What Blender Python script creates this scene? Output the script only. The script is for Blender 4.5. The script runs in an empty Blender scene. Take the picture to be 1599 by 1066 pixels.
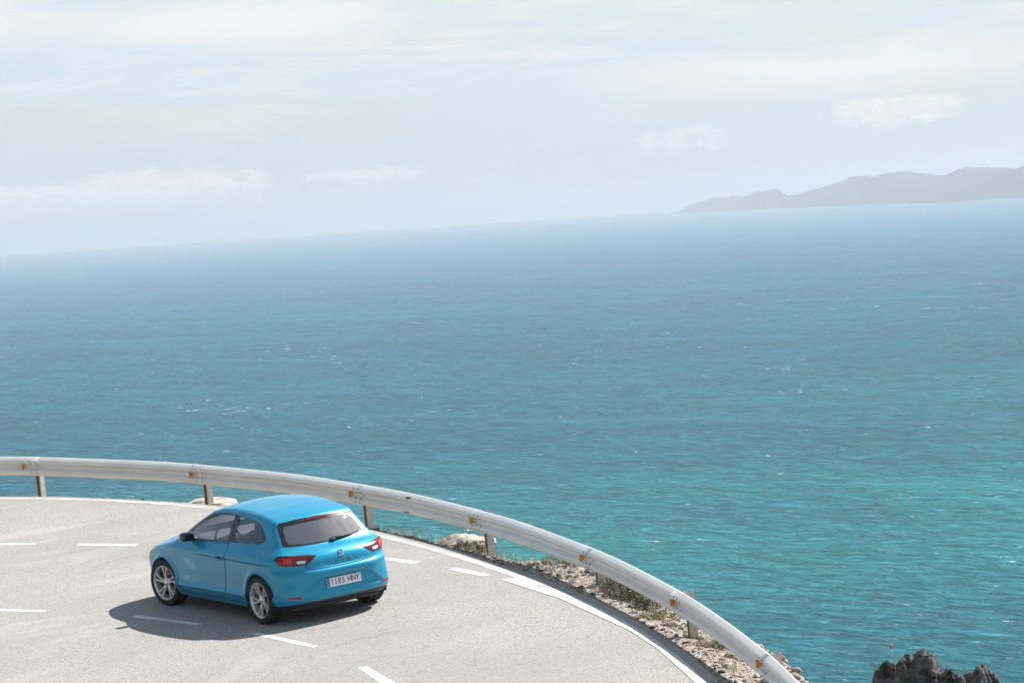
import bpy, bmesh, math, random
import numpy as np
from mathutils import Matrix, Vector

random.seed(7)
rng = np.random.default_rng(7)
R = math.radians
sc = bpy.context.scene
COL = sc.collection

# ---------------------------------------------------------------- camera
# The road is banked and climbs a little: "road frame" coordinates (x along the car, z off the tarmac) are turned by M into
# the world, whose z is true vertical and whose sea is level.
M3 = np.array([[0.99905716, 0.00318261, -0.04329737], [0.0, 0.99730935, 0.07330800], [0.04341418, -0.07323888, 0.99636905]])
M4 = Matrix([list(r) + [0] for r in M3.tolist()] + [[0, 0, 0, 1]])
CAM = (-43.6986, 25.5167, 5.1974)
RC = ((-0.5515260, -0.8316217, -0.0649954), (0.0061055, 0.0738908, -0.9972477), (0.8341354, -0.5504048, -0.0356752))  # right, down, forward
cam = bpy.data.cameras.new('camera')
cam.sensor_width = 36.0
cam.lens = 135.1
cam.clip_start = 1.0
cam.clip_end = 200000.0
cam_ob = bpy.data.objects.new('camera', cam)
COL.objects.link(cam_ob)
cam_ob.matrix_world = Matrix([[RC[0][i], -RC[1][i], -RC[2][i], CAM[i]] for i in range(3)] + [[0, 0, 0, 1]])
sc.camera = cam_ob

# ---------------------------------------------------------------- sky
SUN_AZ, SUN_EL = R(-92.7), R(47.7)
world = bpy.data.worlds.new('World')
sc.world = world
world.use_nodes = True


class Nodes:
    """tiny helper around a node tree"""
    def __init__(self, tree):
        self.t = tree; self.n = tree.nodes; self.l = tree.links

    def new(self, kind, **kw):
        nd = self.n.new(kind)
        for k, v in kw.items():
            setattr(nd, k, v)
        return nd

    def put(self, sock, v):
        if isinstance(v, bpy.types.NodeSocket):
            self.l.new(v, sock)
        elif v is not None:
            sock.default_value = v

    def math(self, op, a, b=None, c=None, clamp=False):
        nd = self.new('ShaderNodeMath', operation=op); nd.use_clamp = clamp
        self.put(nd.inputs[0], a)
        if b is not None: self.put(nd.inputs[1], b)
        if c is not None: self.put(nd.inputs[2], c)
        return nd.outputs[0]

    def noise(self, vec=None, scale=1.0, detail=3.0, rough=.5, dist=0.0, w=None):
        nd = self.new('ShaderNodeTexNoise')
        if w is not None:
            nd.noise_dimensions = '4D'; nd.inputs['W'].default_value = w
        if vec is not None: self.l.new(vec, nd.inputs['Vector'])
        nd.inputs['Scale'].default_value = scale; nd.inputs['Detail'].default_value = detail
        nd.inputs['Roughness'].default_value = rough; nd.inputs['Distortion'].default_value = dist
        return nd.outputs['Fac']

    def voronoi(self, vec, scale, feature='F1', out='Distance'):
        nd = self.new('ShaderNodeTexVoronoi', feature=feature)
        self.l.new(vec, nd.inputs['Vector']); nd.inputs['Scale'].default_value = scale
        return nd.outputs[out]

    def mapping(self, vec, scale=(1, 1, 1), loc=(0, 0, 0), rot=(0, 0, 0)):
        nd = self.new('ShaderNodeMapping')
        self.l.new(vec, nd.inputs['Vector'])
        nd.inputs['Scale'].default_value = scale; nd.inputs['Location'].default_value = loc; nd.inputs['Rotation'].default_value = rot
        return nd.outputs[0]

    def ramp(self, fac, stops, interp='LINEAR'):
        nd = self.new('ShaderNodeValToRGB'); cr = nd.color_ramp; cr.interpolation = interp
        while len(cr.elements) < len(stops): cr.elements.new(.5)
        for e, (p, c) in zip(cr.elements, stops):
            e.position = p
            e.color = tuple(c) + (1,) if not isinstance(c, (int, float)) else (c, c, c, 1)
        self.put(nd.inputs[0], fac)
        return nd.outputs[0]

    def mix(self, fac, a, b, mode='MIX'):
        nd = self.new('ShaderNodeMix', data_type='RGBA', blend_type=mode)
        self.put(nd.inputs[0], fac)
        for i, v in ((6, a), (7, b)):
            self.put(nd.inputs[i], tuple(v) + (1,) if isinstance(v, (tuple, list)) and len(v) == 3 else v)
        return nd.outputs[2]

    def range(self, v, a, b, lo=0.0, hi=1.0, smooth=True):
        nd = self.new('ShaderNodeMapRange'); nd.interpolation_type = 'SMOOTHSTEP' if smooth else 'LINEAR'
        self.put(nd.inputs[0], v)
        for i, q in zip((1, 2, 3, 4), (a, b, lo, hi)): nd.inputs[i].default_value = q
        return nd.outputs[0]

    def bump(self, h, strength=.3, dist=.01, normal=None):
        nd = self.new('ShaderNodeBump'); nd.inputs['Strength'].default_value = strength; nd.inputs['Distance'].default_value = dist
        self.l.new(h, nd.inputs['Height'])
        if normal is not None: self.l.new(normal, nd.inputs['Normal'])
        return nd.outputs[0]


def build_sky():
    g = Nodes(world.node_tree)
    g.n.clear()
    sky = g.new('ShaderNodeTexSky', sky_type='NISHITA')
    sky.sun_disc = False
    sky.sun_elevation = SUN_EL
    sky.sun_rotation = R(90) - SUN_AZ
    sky.altitude = 60; sky.air_density = 1.0; sky.dust_density = 1.2; sky.ozone_density = 1.0
    tc = g.new('ShaderNodeTexCoord')
    sep = g.new('ShaderNodeSeparateXYZ'); g.l.new(tc.outputs['Generated'], sep.inputs[0])
    az = g.math('MULTIPLY', g.math('ARCTAN2', sep.outputs[1], sep.outputs[0]), 57.29578)
    el = g.math('MULTIPLY', g.math('ARCSINE', sep.outputs[2]), 57.29578)
    ae = g.new('ShaderNodeCombineXYZ'); g.l.new(az, ae.inputs[0]); g.l.new(el, ae.inputs[1])
    v = ae.outputs[0]
    base = g.mix(1.0, sky.outputs[0], (SKY_K, SKY_K, SKY_K), 'MULTIPLY')
    # thin veil of high cloud all round, streaked along the horizon
    veil = g.noise(g.mapping(v, (.10, .62, 1), rot=(0, 0, R(-3))), 1.0, 4, .62, .5)
    veil2 = g.noise(g.mapping(v, (.035, .11, 1), loc=(3.1, 1.7, 0)), 1.0, 3, .5, .2)
    vm = g.range(g.math('ADD', g.math('MULTIPLY', veil, .6), g.math('MULTIPLY', veil2, .5)), .36, .72)
    # overhead the same broken cloud lies in a plane, with blue between
    zc = g.math('ADD', g.math('MAXIMUM', sep.outputs[2], 0.0), .12)
    pl = g.new('ShaderNodeCombineXYZ'); g.l.new(g.math('DIVIDE', sep.outputs[0], zc), pl.inputs[0]); g.l.new(g.math('DIVIDE', sep.outputs[1], zc), pl.inputs[1])
    hi = g.range(g.noise(pl.outputs[0], 1.5, 5, .58, .5), .40, .66)
    lowf = g.math('ADD', g.math('MULTIPLY', vm, .36), .58); hif = g.math('ADD', g.math('MULTIPLY', hi, .80), .08)
    up = g.range(el, 5.0, 18.0)
    fac = g.math('ADD', g.math('MULTIPLY', lowf, g.math('SUBTRACT', 1.0, up)), g.math('MULTIPLY', hif, up))
    col = g.mix(fac, base, VEIL_C)
    # low fair-weather cumulus: a field of them right round the horizon, and the ones that stand out in this direction
    warp = g.noise(g.mapping(v, (1.0, 2.2, 1)), 2.6, 4, .60)
    bill = g.noise(g.mapping(v, (1.0, 1.7, 1), loc=(11, 5, 0)), 7.0, 4, .6)
    tot = None
    for (ca, ce, ra, re, k) in ((-25.8, .46, 2.3, .36, 1.4), (-28.3, .58, 2.2, .34, 1.3), (-22.6, .5, 1.6, .22, .8), (-31.4, .56, 1.2, .2, .7), (-33.0, .62, .8, .14, .3), (-39.3, 1.08, 1.35, .20, 1.1), (-36.2, .84, 1.0, .2, .7), (-44.0, .9, 1.8, .25, .7), (-17.0, .6, 2.2, .26, .8)):
        dx = g.math('DIVIDE', g.math('SUBTRACT', az, ca), ra)
        d0 = g.math('SUBTRACT', el, ce)
        dy = g.math('MAXIMUM', g.math('DIVIDE', d0, re), g.math('DIVIDE', d0, -2.0 * re))     # crisp tops, soft bases
        r2 = g.math('ADD', g.math('MULTIPLY', dx, dx), g.math('MULTIPLY', dy, dy))
        m = g.math('MULTIPLY', g.math('SUBTRACT', 1.0, r2, clamp=True), k)
        tot = m if tot is None else g.math('MAXIMUM', tot, m)
    fld = g.math('MULTIPLY', g.range(g.noise(g.mapping(v, (.16, .5, 1), loc=(40, 2, 0)), 1.0, 2, .5), .60, .80), g.math('MULTIPLY', g.range(el, .3, .9), g.range(el, 2.2, 1.2)))
    tot = g.math('MAXIMUM', tot, g.math('MULTIPLY', fld, .5))
    dens = g.math('ADD', tot, g.math('ADD', g.math('MULTIPLY', g.math('SUBTRACT', warp, .5), 2.1), g.math('MULTIPLY', g.math('SUBTRACT', bill, .5), .5)))
    cm = g.math('MULTIPLY', g.range(dens, .28, .92), g.math('MULTIPLY', g.range(tot, .0, .30), g.range(el, -.05, .62)))
    shade = g.range(g.math('ADD', bill, g.math('MULTIPLY', warp, .5)), .5, 1.0, .86, 1.06)
    cc = g.mix(1.0, CUM_C, shade, 'MULTIPLY')
    col = g.mix(g.math('MULTIPLY', cm, .72), col, cc)
    # streaky cirrus higher up
    cir = g.noise(g.mapping(v, (.22, 1.6, 1), loc=(7.3, 3.9, 0), rot=(0, 0, R(4))), 1.0, 5, .66, .9)
    cirm = g.math('MULTIPLY', g.range(cir, .44, .70), g.math('MULTIPLY', g.math('MULTIPLY', g.range(el, .6, 2.6), g.range(el, 18.0, 5.0)), .7))
    for (ca, ce, ra, re) in ((-29.6, 2.95, 4.2, .60), (-26.0, 3.3, 3.0, .6), (-35.5, 3.1, 4.5, .5), (-38.5, 1.75, 4.5, .55), (-50, 2.6, 7, .6), (-12, 2.4, 7, .6)):
        dx = g.math('DIVIDE', g.math('SUBTRACT', az, ca), ra); dy = g.math('DIVIDE', g.math('SUBTRACT', el, ce), re)
        r2 = g.math('ADD', g.math('MULTIPLY', dx, dx), g.math('MULTIPLY', dy, dy))
        cirm = g.math('MAXIMUM', cirm, g.math('MULTIPLY', g.math('MULTIPLY', g.math('SUBTRACT', 1.0, r2, clamp=True), g.range(cir, .30, .58)), .85))
    col = g.mix(cirm, col, CIR_C)
    bg = g.new('ShaderNodeBackground'); g.l.new(col, bg.inputs[0]); bg.inputs[1].default_value = 1.0
    out = g.new('ShaderNodeOutputWorld'); g.l.new(bg.outputs[0], out.inputs[0])


SKY_K = .075                       # strength of the Nishita sky
VEIL_C = (.330, .383, .430)         # radiance of the thin veil cloud, of cumulus and of cirrus
CUM_C = (.47, .47, .465)
CIR_C = (.45, .455, .46)
build_sky()
world.cycles.sampling_method = 'MANUAL'
world.cycles.sample_map_resolution = 256

# ---------------------------------------------------------------- sun
sun = bpy.data.lights.new('sun', 'SUN')
sun.energy = 4.8
sun.angle = R(.55)
sun.color = (1.0, .955, .89)
sun_ob = bpy.data.objects.new('sun', sun)
COL.objects.link(sun_ob)
to_sun = Vector((math.cos(SUN_EL) * math.cos(SUN_AZ), math.cos(SUN_EL) * math.sin(SUN_AZ), math.sin(SUN_EL)))
sun_ob.rotation_euler = to_sun.to_track_quat('Z', 'Y').to_euler()
sun_ob.location = to_sun * 60

# ---------------------------------------------------------------- exposure and render settings
sc.view_settings.view_transform = 'Standard'
sc.view_settings.look = 'None'
sc.view_settings.exposure = 1.05
sc.view_settings.gamma = 1.0
sc.view_settings.use_curve_mapping = False
sc.render.engine = 'CYCLES'
sc.cycles.use_denoising = True
sc.cycles.use_adaptive_sampling = True
sc.cycles.adaptive_threshold = .02
sc.cycles.max_bounces = 6
sc.cycles.volume_bounces = 0
sc.cycles.transparent_max_bounces = 12
sc.cycles.sample_clamp_indirect = 6.0

# ---------------------------------------------------------------- helpers
def mesh_data(name, V, F, smooth=True):
    me = bpy.data.meshes.new(name)
    me.from_pydata(np.asarray(V, float).tolist(), [], F if isinstance(F, list) else np.asarray(F).tolist())
    me.validate(); me.update()
    if smooth: me.polygons.foreach_set('use_smooth', [True] * len(me.polygons))
    return me


def ob(name, V, F, m, parent=None, smooth=True):
    o = bpy.data.objects.new(name, mesh_data(name, V, F, smooth))
    if m is not None: o.data.materials.append(m)
    COL.objects.link(o)
    if parent is not None: o.parent = parent
    return o


def ob_data(name, me, parent=None):
    o = bpy.data.objects.new(name, me)
    COL.objects.link(o)
    if parent is not None: o.parent = parent
    return o


def tag(o, label, cat, group=None, kind=None):
    if label: o['label'] = label
    if cat: o['category'] = cat
    if group: o['group'] = group
    if kind: o['kind'] = kind
    return o


def road_frame(o, loc=(0, 0, 0), rotz=0.0, scale=1.0):
    """stand a top-level object in road-frame coordinates"""
    o.matrix_world = M4 @ Matrix.Translation(loc) @ Matrix.Rotation(rotz, 4, 'Z') @ Matrix.Scale(scale, 4)
    return o


def root_empty(name, label, cat, loc=(0, 0, 0), group=None):
    o = bpy.data.objects.new(name, None)
    COL.objects.link(o); o.empty_display_size = .2
    road_frame(o, loc)
    return tag(o, label, cat, group)


def grid_faces(n, m, flip=False):
    i, j = np.meshgrid(np.arange(n - 1), np.arange(m - 1), indexing='ij')
    a = i * m + j
    f = np.stack([a, a + 1, a + m + 1, a + m], -1).reshape(-1, 4)
    return f[:, ::-1] if flip else f


def join(*parts):
    V, F, o = [], [], 0
    for v, f in parts:
        v = np.asarray(v, float); V.append(v); F += [[i + o for i in q] for q in f]; o += len(v)
    return np.concatenate(V), F


def box(c, s, bev=0.0):
    bm = bmesh.new(); bmesh.ops.create_cube(bm, size=1)
    for v in bm.verts: v.co = Vector((v.co.x * s[0] + c[0], v.co.y * s[1] + c[1], v.co.z * s[2] + c[2]))
    if bev: bmesh.ops.bevel(bm, geom=bm.edges[:], offset=bev, segments=2, affect='EDGES', profile=.6)
    bm.verts.index_update()
    V = np.array([v.co[:] for v in bm.verts]); F = [[v.index for v in f.verts] for f in bm.faces]
    bm.free()
    return V, F


def lathe(prof, n=48, axis='y', closed=False, c=(0, 0, 0)):
    """prof: (radius, offset along the axis)"""
    p = np.array(prof, float); t = np.linspace(0, 2 * math.pi, n, endpoint=False)
    r, h = p[:, 0], p[:, 1]
    A = r[:, None] * np.cos(t); B = r[:, None] * np.sin(t); H = np.repeat(h[:, None], n, 1)
    V = np.stack({'y': (A, H, B), 'z': (A, B, H), 'x': (H, A, B)}[axis], -1).reshape(-1, 3) + np.array(c)
    F = []
    k = len(p)
    for i in range(k if closed else k - 1):
        j = (i + 1) % k
        for q in range(n):
            w = (q + 1) % n
            F.append([i * n + q, i * n + w, j * n + w, j * n + q])
    return V, F


def tube(path, r, n=8, cap=True):
    P = np.array(path, float); rr = np.broadcast_to(np.asarray(r, float), (len(P),))
    T = np.gradient(P, axis=0); T /= np.linalg.norm(T, axis=1, keepdims=True) + 1e-9
    up = np.array([0, 0, 1.0]); V = []
    t = np.linspace(0, 2 * math.pi, n, endpoint=False)
    for p, d, q in zip(P, T, rr):
        u = up if abs(d @ up) < .95 else np.array([1.0, 0, 0])
        a = np.cross(d, u); a /= np.linalg.norm(a); b = np.cross(a, d)
        V.append(p + q * (np.cos(t)[:, None] * a + np.sin(t)[:, None] * b))
    V = np.concatenate(V); F = []
    for i in range(len(P) - 1):
        for q in range(n):
            w = (q + 1) % n
            F.append([i * n + q, i * n + w, (i + 1) * n + w, (i + 1) * n + q])
    if cap:
        F.append(list(range(n))[::-1]); F.append([(len(P) - 1) * n + q for q in range(n)])
    return V, F


def extrude_poly(P2, frame, d):
    """flat outline P2 in a frame (origin, u, v), given thickness d along u x v"""
    o, u, v = [np.array(q, float) for q in frame]
    w = np.cross(u, v); w /= np.linalg.norm(w)
    P2 = np.array(P2, float); n = len(P2)
    A = o + P2[:, :1] * u + P2[:, 1:] * v
    V = np.concatenate([A, A + d * w])
    F = [list(range(n))[::-1], list(range(n, 2 * n))] + [[i, (i + 1) % n, n + (i + 1) % n, n + i] for i in range(n)]
    return V, F


def superell(c, s, e=.5, n=20, m=12):
    u = np.linspace(-math.pi, math.pi, n, endpoint=False); v = np.linspace(-math.pi / 2, math.pi / 2, m)
    sp = lambda a: np.sign(a) * np.abs(a) ** e
    U, Vv = np.meshgrid(u, v, indexing='ij')
    X = sp(np.cos(Vv)) * sp(np.cos(U)); Y = sp(np.cos(Vv)) * sp(np.sin(U)); Z = sp(np.sin(Vv))
    V = np.stack([X, Y, Z], -1).reshape(-1, 3) * np.array(s) + np.array(c)
    F = [[i * m + j, ((i + 1) % n) * m + j, ((i + 1) % n) * m + j + 1, i * m + j + 1] for i in range(n) for j in range(m - 1)]
    return V, F


def mirror_y(V, F):
    V = np.array(V, float).copy(); V[:, 1] *= -1
    return V, [list(f)[::-1] for f in F]


def material(name, color=(.5, .5, .5), rough=.5, metal=0.0, **kw):
    m = bpy.data.materials.new(name); m.use_nodes = True
    b = m.node_tree.nodes['Principled BSDF']
    b.inputs['Base Color'].default_value = tuple(color) + (1,)
    b.inputs['Roughness'].default_value = rough; b.inputs['Metallic'].default_value = metal
    for k, v in kw.items():
        b.inputs[k.replace('_', ' ')].default_value = v
    return m, Nodes(m.node_tree), b


def plain(name, color, rough=.5, metal=0.0, var=.08, scale=30.0, **kw):
    """a simple material with a little procedural unevenness"""
    m, g, b = material(name, color, rough, metal, **kw)
    tc = g.new('ShaderNodeTexCoord')
    n = g.noise(tc.outputs['Object'], scale, 3, .6)
    k = g.ramp(n, [(.3, 1 - 2 * var), (.7, 1.0)])
    g.l.new(g.mix(1.0, tuple(color), k, 'MULTIPLY'), b.inputs['Base Color'])
    return m
# ---------------------------------------------------------------- sea
SEA_Z, EARTH = -65.0, 6.371e6
BEND = np.polyfit(*np.array([(14.84, -2.70), (12.8, -3.34), (10.89, -3.78), (9.8, -3.93), (7.2, -4.02), (4.54, -3.80), (3.05, -3.6), (1.84, -3.42), (.22, -3.09), (-.59, -2.87), (-1.79, -2.57),
                             (-3.07, -2.2), (-4.03, -1.94), (-5.69, -1.36), (-6.86, -.83), (-8.53, -.05)]).T, 4)


def sea_material():
    m = bpy.data.materials.new('sea_water'); m.use_nodes = True
    g = Nodes(m.node_tree); b = g.n['Principled BSDF']
    tc = g.new('ShaderNodeTexCoord'); v = tc.outputs['Object']
    sep = g.new('ShaderNodeSeparateXYZ'); g.l.new(v, sep.inputs[0])
    ln = g.new('ShaderNodeVectorMath', operation='LENGTH'); g.l.new(v, ln.inputs[0]); dist = ln.outputs['Value']
    # depth: pale sandy shallows near the cliff, deep blue further out, with broad uneven patches
    big = g.noise(g.mapping(v, (.0011, .0016, 1), rot=(0, 0, R(33))), 1.0, 4, .55, .6)
    mid = g.noise(g.mapping(v, (.004, .007, 1), rot=(0, 0, R(40)), loc=(4, 9, 0)), 1.0, 5, .6, .4)
    lat = g.math('ADD', g.math('MULTIPLY', sep.outputs[0], -.55), g.math('MULTIPLY', sep.outputs[1], -.83))    # distance along the coast to the right
    q = g.math('SUBTRACT', dist, g.math('MULTIPLY', lat, 1.15))
    shallow = g.range(g.math('ADD', q, g.math('ADD', g.math('MULTIPLY', g.math('SUBTRACT', big, .5), 1400), g.math('MULTIPLY', g.math('SUBTRACT', mid, .5), 900))), 1380, 150)
    shallow = g.math('MULTIPLY', shallow, g.range(g.math('ADD', dist, g.math('MULTIPLY', g.math('SUBTRACT', mid, .5), 260)), 540, 740, .12, 1.0))
    deep = g.range(dist, 700, 5200)
    c = g.mix(deep, SEA_NEAR, SEA_FAR)
    c = g.mix(g.math('MULTIPLY', shallow, .95), c, SEA_SHALLOW)
    c = g.mix(g.math('MULTIPLY', g.range(mid, .35, .75), .25), c, SEA_DARK)
    # wave light put into the colour: troughs darkened, crests lifted to pale glints
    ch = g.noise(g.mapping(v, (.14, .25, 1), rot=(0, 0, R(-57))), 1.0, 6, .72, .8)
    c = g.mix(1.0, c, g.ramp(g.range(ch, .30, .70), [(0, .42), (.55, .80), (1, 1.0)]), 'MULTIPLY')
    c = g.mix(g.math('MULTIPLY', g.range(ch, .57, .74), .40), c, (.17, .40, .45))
    # slicks and gusts: long bands of brightness put into the colour, the surface unchanged
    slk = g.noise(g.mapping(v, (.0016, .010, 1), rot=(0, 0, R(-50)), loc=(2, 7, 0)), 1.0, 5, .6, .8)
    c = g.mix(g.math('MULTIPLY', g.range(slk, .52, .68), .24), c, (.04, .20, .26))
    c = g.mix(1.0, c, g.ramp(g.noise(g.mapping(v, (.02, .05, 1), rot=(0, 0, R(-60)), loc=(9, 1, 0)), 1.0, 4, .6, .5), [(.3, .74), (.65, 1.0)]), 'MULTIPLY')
    # whitecaps: short broken crests in loose groups
    wv = g.mapping(v, (.11, .34, 1), rot=(0, 0, R(-57)))
    cap = g.noise(wv, 1.0, 5, .62, .5)
    grp = g.noise(g.mapping(v, (.012, .02, 1), rot=(0, 0, R(30)), loc=(1, 4, 0)), 1.0, 3, .55)
    capm = g.math('MULTIPLY', g.range(g.math('ADD', cap, g.math('MULTIPLY', g.math('SUBTRACT', grp, .5), .34)), .688, .755), 1.0)
    c = g.mix(capm, c, (.82, .85, .85))
    # waves: swell, chop and ripples, longer across the wind than along it
    w1 = g.noise(g.mapping(v, (.035, .075, 1), rot=(0, 0, R(-57))), 1.0, 4, .6, .6)
    w2 = g.noise(g.mapping(v, (.13, .30, 1), rot=(0, 0, R(-50))), 1.0, 5, .65, .7)
    w3 = g.noise(g.mapping(v, (.5, .9, 1), rot=(0, 0, R(-64))), 1.0, 3, .6, .3)
    h = g.math('ADD', g.math('MULTIPLY', w1, 2.2), g.math('ADD', g.math('MULTIPLY', w2, 1.25), g.math('MULTIPLY', w3, .22)))
    nrm = g.bump(h, 1.0, SEA_BUMP)
    g.n.remove(b)
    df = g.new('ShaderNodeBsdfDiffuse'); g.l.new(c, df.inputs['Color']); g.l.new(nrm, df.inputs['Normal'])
    gl = g.new('ShaderNodeBsdfGlossy'); gl.inputs['Roughness'].default_value = SEA_ROUGH; gl.inputs['Color'].default_value = (.92, .97, 1, 1); g.l.new(nrm, gl.inputs['Normal'])
    fr = g.new('ShaderNodeFresnel'); fr.inputs['IOR'].default_value = 1.333; g.l.new(nrm, fr.inputs['Normal'])
    k = g.math('MULTIPLY', g.math('MULTIPLY', fr.outputs[0], g.range(dist, 2200, 10000, SEA_REFL, .9)), g.math('SUBTRACT', 1.0, capm))   # reflection raised with distance to brighten the far water
    mx = g.new('ShaderNodeMixShader'); g.l.new(k, mx.inputs[0]); g.l.new(df.outputs[0], mx.inputs[1]); g.l.new(gl.outputs[0], mx.inputs[2])
    g.l.new(mx.outputs[0], g.n['Material Output'].inputs[0])
    return m


SEA_NEAR, SEA_FAR, SEA_SHALLOW, SEA_DARK = (.005, .124, .170), (.012, .182, .292), (.012, .250, .238), (.002, .058, .092)
SEA_ROUGH, SEA_BUMP, SEA_REFL = .16, 2.6, .38


def add_sea():
    rad = np.r_[0, 60, np.geomspace(120, 42000, 90)]; n = 180
    t = np.linspace(0, 2 * math.pi, n, endpoint=False)
    V = [(0, 0, 0)]; F = []
    for r in rad[1:]: V += [(r * math.cos(a), r * math.sin(a), -r * r / (2 * EARTH)) for a in t]
    F += [[0, 1 + i, 1 + (i + 1) % n] for i in range(n)]
    for k in range(len(rad) - 2):
        a, b = 1 + k * n, 1 + (k + 1) * n
        F += [[a + i, b + i, b + (i + 1) % n, a + (i + 1) % n] for i in range(n)]
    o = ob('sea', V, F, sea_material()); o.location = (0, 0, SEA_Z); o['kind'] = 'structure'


add_sea()

# ---------------------------------------------------------------- far headland and hills across the bay
def hill_material(name, green):
    m, g, b = material(name, (.1, .1, .08), 1.0, Specular_IOR_Level=0.0)
    tc = g.new('ShaderNodeTexCoord'); v = tc.outputs['Object']
    n = g.noise(g.mapping(v, (.004, .004, .009)), 1.0, 6, .6)
    n2 = g.noise(g.mapping(v, (.0022, .0022, .012), loc=(5, 2, 0)), 1.0, 5, .65, .4)
    c = g.mix(g.range(n, .35, .65), green, (.022, .030, .034))
    c = g.mix(g.range(n2, .55, .70), c, (.085, .090, .092))
    g.l.new(c, b.inputs['Base Color'])
    return m


HILL = hill_material('hill_scrub', (.006, .016, .026))
def fbm(x, y, seed, oct=5):
    """cheap smooth noise built from sines"""
    r = np.random.default_rng(seed); s = np.zeros_like(x); a = 1.0; f = 1.0
    for _ in range(oct):
        for _ in range(3):
            d = r.uniform(0, 2 * math.pi); ph = r.uniform(0, 6.28, 2)
            s = s + a * np.sin(f * (x * math.cos(d) + y * math.sin(d)) + ph[0] + 1.3 * np.sin(.7 * f * (x * math.sin(d) - y * math.cos(d)) + ph[1])) / 3
        a *= .5; f *= 2.07
    return s


def add_hills(name, shore, depth, seed, rough=8.0):
    """shore: (azimuth deg, distance to the waterline, crest height above the sea)"""
    S = np.array(shore, float); o = np.argsort(-S[:, 0]); S = S[o]
    u = np.linspace(S[0, 0], S[-1, 0], 260); nv = 46
    D = np.interp(-u, -S[:, 0], S[:, 1]); Hc = np.interp(-u, -S[:, 0], S[:, 2])
    v = np.linspace(0, 1, nv)
    prof = np.interp(v, [0, .02, .12, .35, .55, .75, 1.0], [-.12, .10, .36, .78, 1.0, .72, -.15])
    A = np.radians(u)[:, None]; dd = D[:, None] + v[None] * depth
    X = CAM[0] + dd * np.cos(A); Y = CAM[1] + dd * np.sin(A)
    n = fbm(X / 420, Y / 420, seed, 5)
    Z = 1.12 * Hc[:, None] * prof[None] * (1 + .16 * n) + rough * n * np.clip(v * 6, 0, 1)[None] * np.clip(1 - Hc[:, None] / 1e9, 0, 1) * np.clip(Hc[:, None] / 40, 0, 1)
    Z = Z + SEA_Z - (X ** 2 + Y ** 2) / (2 * EARTH)
    ob_ = ob(name, np.stack([X, Y, Z], -1).reshape(-1, 3), grid_faces(260, nv), HILL)
    ob_['kind'] = 'structure'


add_hills('headland', [(-36.0, 18300, 3), (-36.17, 17600, 22), (-36.5, 17000, 50), (-36.88, 16500, 64), (-37.3, 15500, 74), (-37.5, 15400, 76), (-37.66, 14900, 50), (-37.85, 14600, 49), (-38.1, 14500, 62),
                      (-38.6, 13850, 83), (-39.25, 13200, 80), (-40.0, 12950, 74), (-40.2, 12800, 92), (-40.62, 12450, 108), (-41.1, 12000, 102), (-42, 11300, 110), (-44, 10300, 120)], 1500, 3)
add_hills('near_hills', [(-39.42, 11900, 3), (-39.6, 11850, 12), (-39.9, 11800, 20), (-40.2, 11750, 32), (-40.6, 11700, 52), (-40.85, 11650, 66), (-41.13, 11600, 78), (-42, 11000, 90), (-44, 10000, 100)], 900, 9, 6)

# ---------------------------------------------------------------- the bend: a curve through the outer edge of the painted line
def bend_curve():
    xs = np.linspace(-9.5, 16.0, 180); P = np.stack([xs, np.polyval(BEND, xs)], -1)
    def extend(p, d, turn, n=120, st=.45):
        out = []; a = math.atan2(d[1], d[0])
        for k in range(n):
            a += turn * math.exp(-k / 60.0); p = p + st * np.array([math.cos(a), math.sin(a)]); out.append(p)
        return np.array(out)
    a = extend(P[0], P[0] - P[1], -.007); b = extend(P[-1], P[-1] - P[-2], .013)
    P = np.concatenate([a[::-1], P, b])
    L = np.r_[0, np.cumsum(np.linalg.norm(np.diff(P, axis=0), axis=1))]
    t = np.r_[np.arange(0, 47, .8), np.arange(47, 83, .10), np.arange(83, L[-1], .8)]
    P = np.stack([np.interp(t, L, P[:, 0]), np.interp(t, L, P[:, 1])], -1)
    T = np.gradient(P, axis=0); T /= np.linalg.norm(T, axis=1, keepdims=True)
    N = np.stack([T[:, 1], -T[:, 0]], -1)                # points to the sea (right of travel)
    return P, N, t


CURVE, OUT, ARC = bend_curve()
VIEW = (CURVE[:, 0] > -14) & (CURVE[:, 0] < 19)


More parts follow.
